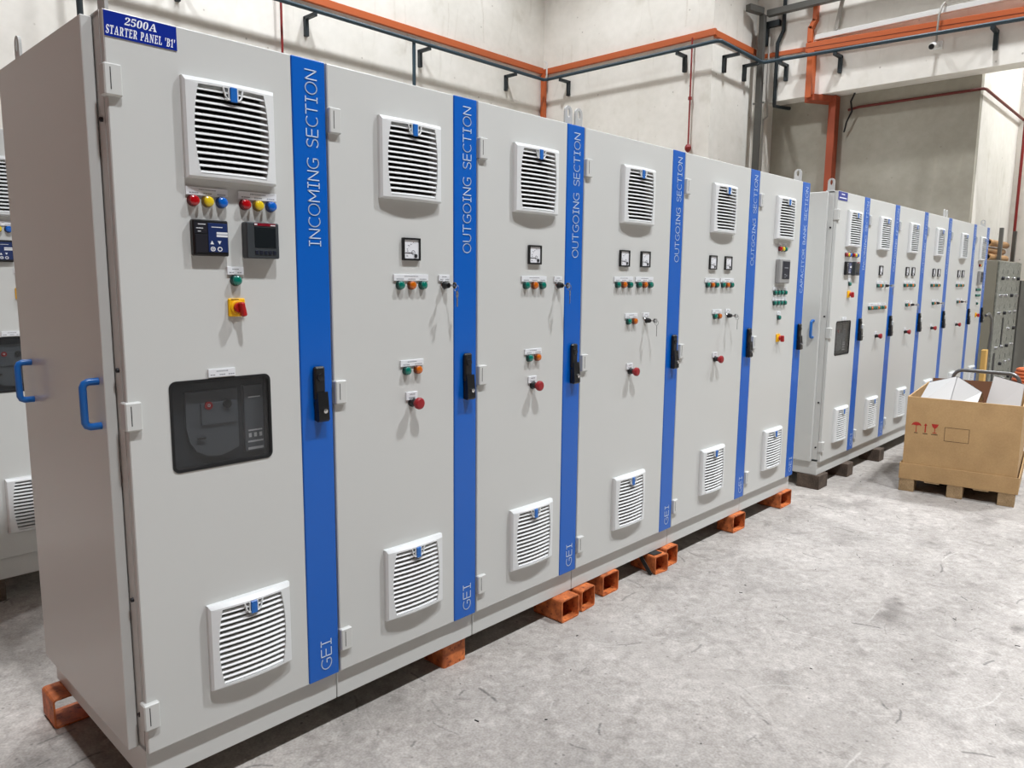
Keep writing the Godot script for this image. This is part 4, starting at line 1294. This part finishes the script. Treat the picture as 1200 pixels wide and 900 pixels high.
	# red sprinkler pipes
	pipe(null, "sprinkler_pipe", [Vector3(4.2, YC, ZB + 0.06), Vector3(4.2, 4.33, ZB + 0.06), Vector3(4.2, 2.2, ZB + 0.06)], 0.014, M.red_pipe)
	tag(get_node("sprinkler_pipe"), "thin red pipe running down the wall behind the first blue strip", "pipe")
	var d := thing("sprinkler_drop", "thin red pipe ending in a red ball over the near row", "pipe", Vector3(8.9, 0, -3.735))
	pipe(d, "pipe", [Vector3(0, 4.77, 0), Vector3(0, 3.32, 0)], 0.012, M.red_pipe)
	s = Sh.new()
	s.lathe([Vector2(0, 3.95), Vector2(0.026, 3.95), Vector2(0.026, 3.99), Vector2(0, 3.99)], Transform3D(), 12)
	s.lathe([Vector2(0, 3.24), Vector2(0.028, 3.255), Vector2(0.044, 3.285), Vector2(0.046, 3.31), Vector2(0.03, 3.345), Vector2(0, 3.36)], Transform3D(), 14)
	put("end_cap", s.mesh(), M.red_pipe, d)
	pipe(null, "recess_pipe", [Vector3(XR - 0.03, 3.85, -2.15), Vector3(XR - 0.03, 3.87, -2.0), Vector3(XR - 0.03, 3.876, ZR + 0.03), Vector3(XR + 0.02, 3.876, ZR + 0.05), Vector3(XK, 3.876, ZR + 0.05)], 0.018, M.maroon_pipe)
	tag(get_node("recess_pipe"), "maroon pipe running along the recessed wall under the beam", "pipe")
	pipe(null, "standing_pipe", [Vector3(XK - 0.06, 6.0, -0.45), Vector3(XK - 0.06, 0.0, -0.45)], 0.02, M.red_pipe)
	tag(get_node("standing_pipe"), "red pipe standing in the corner behind the scuffed test cabinet", "pipe")
	pipe(null, "black_cable", [Vector3(XR - 0.07, YBEAM, -2.06), Vector3(XR - 0.085, 3.95, -2.10), Vector3(XR - 0.08, 3.82, -2.08), Vector3(XR - 0.085, 3.68, -2.14), Vector3(XR - 0.05, 3.55, -2.18)], 0.012, M.black_plastic)
	tag(get_node("black_cable"), "short black cable dangling beside the orange drop under the beam", "cable")
	# thin pipes seen over the cabinets on the back wall
	pipe(null, "down_pipe", [Vector3(6.08, 4.6, ZB + 0.20), Vector3(6.08, 4.55, ZB + 0.2), Vector3(6.08, 1.5, ZB + 0.2)], 0.024, M.teal_pipe)
	tag(get_node("down_pipe"), "teal pipe dropping from the wall pipe behind the second cabinet", "pipe")
	pipe(null, "riser_pipe", [Vector3(1.98, YC, ZB + 0.2), Vector3(1.98, 1.5, ZB + 0.2)], 0.03, M.dark_pipe)
	tag(get_node("riser_pipe"), "dark pipe rising on the back wall above the side panel", "pipe")
	pipe(null, "pier_conduit", [Vector3(XE - 0.085, 4.95, -3.2), Vector3(XE - 0.085, 4.1, -3.2), Vector3(XE - 0.03, 3.95, -3.2), Vector3(XE - 0.02, 3.86, -3.2), Vector3(XE - 0.015, 3.82, -3.26), Vector3(XE - 0.015, 1.5, -3.26)], 0.014, M.conduit_grey)
	tag(get_node("pier_conduit"), "thin grey conduit bent down the pier beside the recess", "conduit")
	pipe(null, "corner_cable", [Vector3(XS - 0.13, 4.92, ZB + 0.14), Vector3(XS - 0.15, 4.88, ZB + 0.2), Vector3(XS - 0.15, 4.70, ZB + 0.2), Vector3(XS - 0.13, 4.62, ZB + 0.16)], 0.012, M.white_trunking)
	tag(get_node("corner_cable"), "white cable looped over the trunking in the wall corner", "cable")

func build_loose() -> void:
	# pallet with a cardboard box full of packing
	var turn := -0.124
	var at := Vector3(4.963, 0, 0.406)
	var b := Basis(Vector3(0, 1, 0), 0.124)
	# local frame: x into the picture, z along the front of the box
	var pal := thing("pallet", "wooden pallet under the large cardboard box", "pallet", at)
	pal.rotation.y = 0.124
	var s: Sh
	for fx in [0.07, 0.5, 0.93]:
		for fz in [0.045, 0.34, 0.635]:
			s = Sh.new()
			s.box(Vector3(fx, 0.039, fz), Vector3(0.14, 0.078, 0.095), 0.002)
			put("block", s.mesh(), M.pallet_wood, pal)
	for fz in [0.045, 0.2, 0.34, 0.49, 0.635]:
		s = Sh.new()
		s.box(Vector3(0.5, 0.082, fz), Vector3(1.0, 0.008, 0.09))
		put("board", s.mesh(), M.pallet_wood, pal)
	var bx := thing("cardboard_box", "large open brown cardboard box on a pallet with red handling marks", "box", at)
	bx.rotation.y = 0.124
	var hgt := 0.67
	for e in [["front_panel", Vector3(0.012, 0.38, 0.345), Vector3(0.008, 0.584, 0.672)], ["back_panel", Vector3(0.992, 0.38, 0.345), Vector3(0.008, 0.584, 0.672)], ["side_wall", Vector3(0.502, 0.38, 0.013), Vector3(0.972, 0.584, 0.008)], ["side_wall", Vector3(0.502, 0.38, 0.677), Vector3(0.972, 0.584, 0.008)], ["base", Vector3(0.502, 0.094, 0.345), Vector3(0.972, 0.008, 0.66)]]:
		s = Sh.new()
		s.box(e[1], e[2], 0.001)
		put(e[0], s.mesh(), M.cardboard, bx)
	var tray := put("tray", Sh.new().mesh() if false else tray_mesh(), M.cardboard, bx)
	var fp: Node3D = bx.get_node("front_panel")
	# handling marks on the front face (x = 0.008, facing -x)
	var face := Transform3D(Basis(Vector3(0, 0, 1), Vector3(0, 1, 0), Vector3(-1, 0, 0)), Vector3(0.008, 0, 0))
	s = Sh.new()
	var um := PackedVector2Array()
	for i in 13:
		var an := PI * i / 12
		um.append(Vector2(0.077 + cos(an) * 0.030, 0.472 + sin(an) * 0.026))
	for i in 3:
		um.append(Vector2(0.057 + i * 0.02, 0.477 - 0.004 * (i % 2)))
	s.prism(um, 0.0, 0.0006, face)
	s.box(face * Vector3(0.077, 0.452, 0.0003), Vector3(0.0006, 0.05, 0.004))
	put("umbrella_mark", s.mesh(), M.print_red, fp)
	s = Sh.new()
	s.prism(PackedVector2Array([Vector2(0.122, 0.478), Vector2(0.144, 0.478), Vector2(0.133, 0.495)]), 0.0, 0.0006, face)
	s.box(face * Vector3(0.133, 0.455, 0.0003), Vector3(0.0006, 0.05, 0.008))
	put("arrow_mark", s.mesh(), M.print_red, fp)
	s = Sh.new()
	s.prism(PackedVector2Array([Vector2(0.168, 0.495), Vector2(0.212, 0.495), Vector2(0.204, 0.474), Vector2(0.193, 0.465), Vector2(0.187, 0.465), Vector2(0.176, 0.474)]), 0.0, 0.0006, face)
	s.box(face * Vector3(0.190, 0.450, 0.0003), Vector3(0.0006, 0.034, 0.004))
	s.box(face * Vector3(0.190, 0.433, 0.0003), Vector3(0.0006, 0.005, 0.026))
	put("glass_mark", s.mesh(), M.print_red, fp)
	s = Sh.new()
	for e in [[0.077, 0.022], [0.133, 0.03], [0.19, 0.04]]:
		s.box(face * Vector3(e[0], 0.422, 0.0003), Vector3(0.0006, 0.005, e[1]))
	var ro := PackedVector2Array([Vector2(0.249, 0.386), Vector2(0.395, 0.386), Vector2(0.395, 0.482), Vector2(0.249, 0.482)])
	var ri := PackedVector2Array([Vector2(0.2515, 0.3885), Vector2(0.3925, 0.3885), Vector2(0.3925, 0.4795), Vector2(0.2515, 0.4795)])
	s.ring(ro, ri, 0.0, 0.0006, face)
	put("label_outline", s.mesh(), M.print_brown, fp)
	# packing inside
	s = Sh.new()
	var W := func(x, y, z): return at + b * Vector3(x, y, z)
	s.sheet([[W.call(0.06, 0.60, 0.06), W.call(0.10, 0.60, 0.25), W.call(0.12, 0.60, 0.40)], [W.call(0.30, 0.74, 0.10), W.call(0.26, 0.80, 0.27), W.call(0.30, 0.70, 0.42)], [W.call(0.55, 0.72, 0.14), W.call(0.5, 0.70, 0.30), W.call(0.5, 0.62, 0.42)]], 0.02)
	tag(put("foam_sheet", s.mesh(), M.foam_white), "white folded foam sheet peaking out of the cardboard box", "foam")
	s = Sh.new()
	s.sheet([[W.call(0.08, 0.55, 0.45), W.call(0.07, 0.56, 0.655)], [W.call(0.34, 0.815, 0.485), W.call(0.30, 0.775, 0.662)], [W.call(0.44, 0.80, 0.50), W.call(0.42, 0.75, 0.66)]], 0.02)
	tag(put("foam_sheet", s.mesh(), M.foam_grey), "grey plastic sheet standing in the cardboard box beside the white foam", "foam")
	s = Sh.new()
	s.sheet([[W.call(0.86, 0.45, 0.05), W.call(0.86, 0.45, 0.6)], [W.call(0.90, 0.715, 0.05), W.call(0.90, 0.72, 0.6)]], 0.012)
	tag(put("card_sheet", s.mesh(), M.card_inside), "dark brown card sheet standing at the back of the box", "card")
	# trolley behind the box
	var t := thing("trolley", "platform trolley whose bent grey handle shows above the cardboard box", "trolley", Vector3(6.15, 0, 0.42))
	var hp := []
	for k in 5: hp.append(Vector3(0, 0.70 + 0.065 * sin(PI * 0.5 * k / 4), 0.065 - 0.065 * cos(PI * 0.5 * k / 4) ))
	var path := [Vector3(0, 0.12, 0)] + hp
	for k in 5: path.append(Vector3(0.1 * 0, 0.70 + 0.065 * cos(PI * 0.5 * k / 4), 0.385 + 0.065 * sin(PI * 0.5 * k / 4)))
	path.append(Vector3(0, 0.12, 0.45))
	pipe(t, "handle", path, 0.014, M.tube_grey, 12)
	s = Sh.new()
	s.box(Vector3(0.35, 0.14, 0.225), Vector3(0.74, 0.03, 0.47), 0.004)
	put("deck", s.mesh(), M.tube_grey, t)
	for wx in [0.06, 0.64]:
		for wz in [0.05, 0.40]:
			s = Sh.new()
			s.lathe([Vector2(0, -0.015), Vector2(0.055, -0.015), Vector2(0.06, 0), Vector2(0.055, 0.015), Vector2(0, 0.015)], Transform3D(Basis(Vector3(1, 0, 0), PI / 2), Vector3(wx, 0.061, wz)), 18)
			s.box(Vector3(wx, 0.095, wz), Vector3(0.03, 0.07, 0.045))
			put("wheel", s.mesh(), M.black_plastic, t)
	# scuffed test cabinet beyond the far row, with cardboard tubes on top
	var tx := 9.74
	var tw := 1.33
	var tc := thing("test_cabinet", "scuffed grey steel cabinet with rows of small knobs beyond the far row", "cabinet", Vector3(tx, 0, -0.5))
	s = Sh.new()
	s.box(Vector3(tw * 0.5, 0.88, 0.235), Vector3(tw, 1.70, 0.47), 0.004)
	s.box(Vector3(tw * 0.5, 0.015, 0.235), Vector3(tw - 0.1, 0.03, 0.40))
	put("body", s.mesh(), M.olive_grey, tc)
	s = Sh.new()
	s.box(Vector3(tw * 0.5, 0.90, 0.48), Vector3(tw - 0.03, 1.64, 0.02), 0.003)
	put("front_panel", s.mesh(), M.scuffed_grey, tc)
	rng.seed = 9
	for row in 7:
		for col in 4:
			if row == 3 and col < 2 or row > 4 and col == 0: continue
			var kx: float = 0.18 + col * 0.31 + rng.randf_range(-0.02, 0.02)
			var ky: float = 1.52 - row * 0.21
			put("knob", cached("test_knob", func():
				var c := Sh.new()
				c.lathe([Vector2(0.022, 0), Vector2(0.020, 0.03), Vector2(0, 0.034)], FACE, 12); return c.mesh()), M.chrome if (row + col) % 3 else M.ink, tc, Vector3(kx, ky, 0.49))
			put("tag_print", cached("test_tag", func():
				var c := Sh.new()
				c.box(Vector3(0, 0.06, 0.001), Vector3(0.012, 0.05, 0.002)); return c.mesh()), M.slot_dark, tc, Vector3(kx + 0.03, ky + 0.02, 0.49))
	for e in [[0.50, 0.86, 0.075, 0.36], [0.18, 0.45, 0.09, 0.34]]:
		s = Sh.new()
		s.box(Vector3(e[0], e[1], 0.492), Vector3(e[2], e[3], 0.006))
		put("slot", s.mesh(), M.ink, tc)
	for px in [0.42, 1.22]:
		s = Sh.new()
		s.box(Vector3(px, 1.93, 0.4), Vector3(0.06, 0.40, 0.04), 0.003)
		put("upright", s.mesh(), M.grey_tube, tc)
	var k := 0
	for e in [[1.775, 0.33], [1.775, 0.22], [1.865, 0.28], [1.95, 0.31]]:
		s = Sh.new()
		var prof := [Vector2(0.030, 0.0), Vector2(0.042, 0.0), Vector2(0.042, 1.02), Vector2(0.030, 1.02), Vector2(0.030, 0.0)]
		s.lathe(prof, Transform3D(Basis(Vector3(0, 0, 1), -PI / 2), Vector3()), 16)
		var o := put("cardboard_tube", s.mesh(), M.rolled_card)
		o.position = Vector3(tx + 0.12 + k * 0.03, e[0], -0.5 + e[1])
		tag(o, ["lowest brown cardboard tube lying on the scuffed test cabinet, nearest the aisle", "lowest brown cardboard tube on the scuffed test cabinet, nearest the wall", "middle brown cardboard tube of the stack on the test cabinet", "topmost brown cardboard tube on the test cabinet"][k], "tube", "cardboard tubes on the test cabinet")
		k += 1
	# board leaning at the end of the far row, small clutter
	s = Sh.new()
	s.box(Vector3(9.055, 0.36, 0.06), Vector3(0.10, 0.72, 0.05), 0.003, Basis(Vector3(0, 0, 1), 0.03))
	tag(put("timber_board", s.mesh(), M.board_yellow), "short yellow timber board standing at the end of the far row", "board")
	pipe(null, "hose", [Vector3(9.08, 1.10, 0.03), Vector3(9.15, 1.12, 0.05), Vector3(9.25, 1.06, 0.06), Vector3(9.28, 0.9, 0.06), Vector3(9.2, 0.6, 0.06), Vector3(9.2, 0.02, 0.08)], 0.016, M.tube_grey)
	tag(get_node("hose"), "grey hose hanging at the end of the far row", "hose")
	s = Sh.new()
	s.box(Vector3(6.55, 0.285, 0.66), Vector3(0.3, 0.26, 0.22), 0.004)
	tag(put("carton", s.mesh(), M.carton_pink), "small pinkish carton on the trolley behind the box", "carton")
	s = Sh.new()
	for e in 5:
		var ring := []
		for q in 19: ring.append(Vector3(8.0 + cos(TAU * q / 18) * (0.14 - e * 0.01), 0.50 + e * 0.032, 0.66 + sin(TAU * q / 18) * (0.14 - e * 0.01)))
		s.tube(ring, 0.02, 6, false)
	tag(put("cable_coil", s.mesh(), M.orange_trunking), "coil of orange cable on a crate near the test cabinet", "cable")
	s = Sh.new()
	s.box(Vector3(8.0, 0.24, 0.66), Vector3(0.5, 0.48, 0.4), 0.004)
	tag(put("crate", s.mesh(), M.dark_wood), "dark crate under the coil of orange cable", "crate")
	s = Sh.new()
	s.box(Vector3(11.5, 0.75, -0.25), Vector3(0.76, 1.5, 0.5), 0.004)
	tag(put("grey_cabinet", s.mesh(), M.grey_tube), "dark grey cabinet at the edge beside the scuffed test cabinet", "cabinet")
	# scraps lying on the floor
	rng.seed = 21
	s = Sh.new()
	for i in 60:
		var p := Vector3(rng.randf_range(0.6, 5.5), 0.0012, rng.randf_range(0.05, 1.9))
		var l := 0.003 + 0.016 * pow(rng.randf(), 3.0)
		s.box(p, Vector3(l, 0.0016, rng.randf_range(0.002, 0.005)), 0.0, Basis(Vector3(0, 1, 0), rng.randf() * TAU))
	tag(put("floor_scraps", s.mesh(), M.scrap_dark), "tiny dark scraps scattered over the concrete floor", "debris", "", "stuff")

func tray_mesh() -> Mesh:
	var s := Sh.new()
	s.box(Vector3(0.003, 0.143, 0.345), Vector3(0.006, 0.112, 0.704), 0.001)
	s.box(Vector3(1.001, 0.143, 0.345), Vector3(0.006, 0.112, 0.704), 0.001)
	s.box(Vector3(0.502, 0.143, -0.004), Vector3(0.992, 0.112, 0.006), 0.001)
	s.box(Vector3(0.502, 0.143, 0.694), Vector3(0.992, 0.112, 0.006), 0.001)
	return s.mesh()
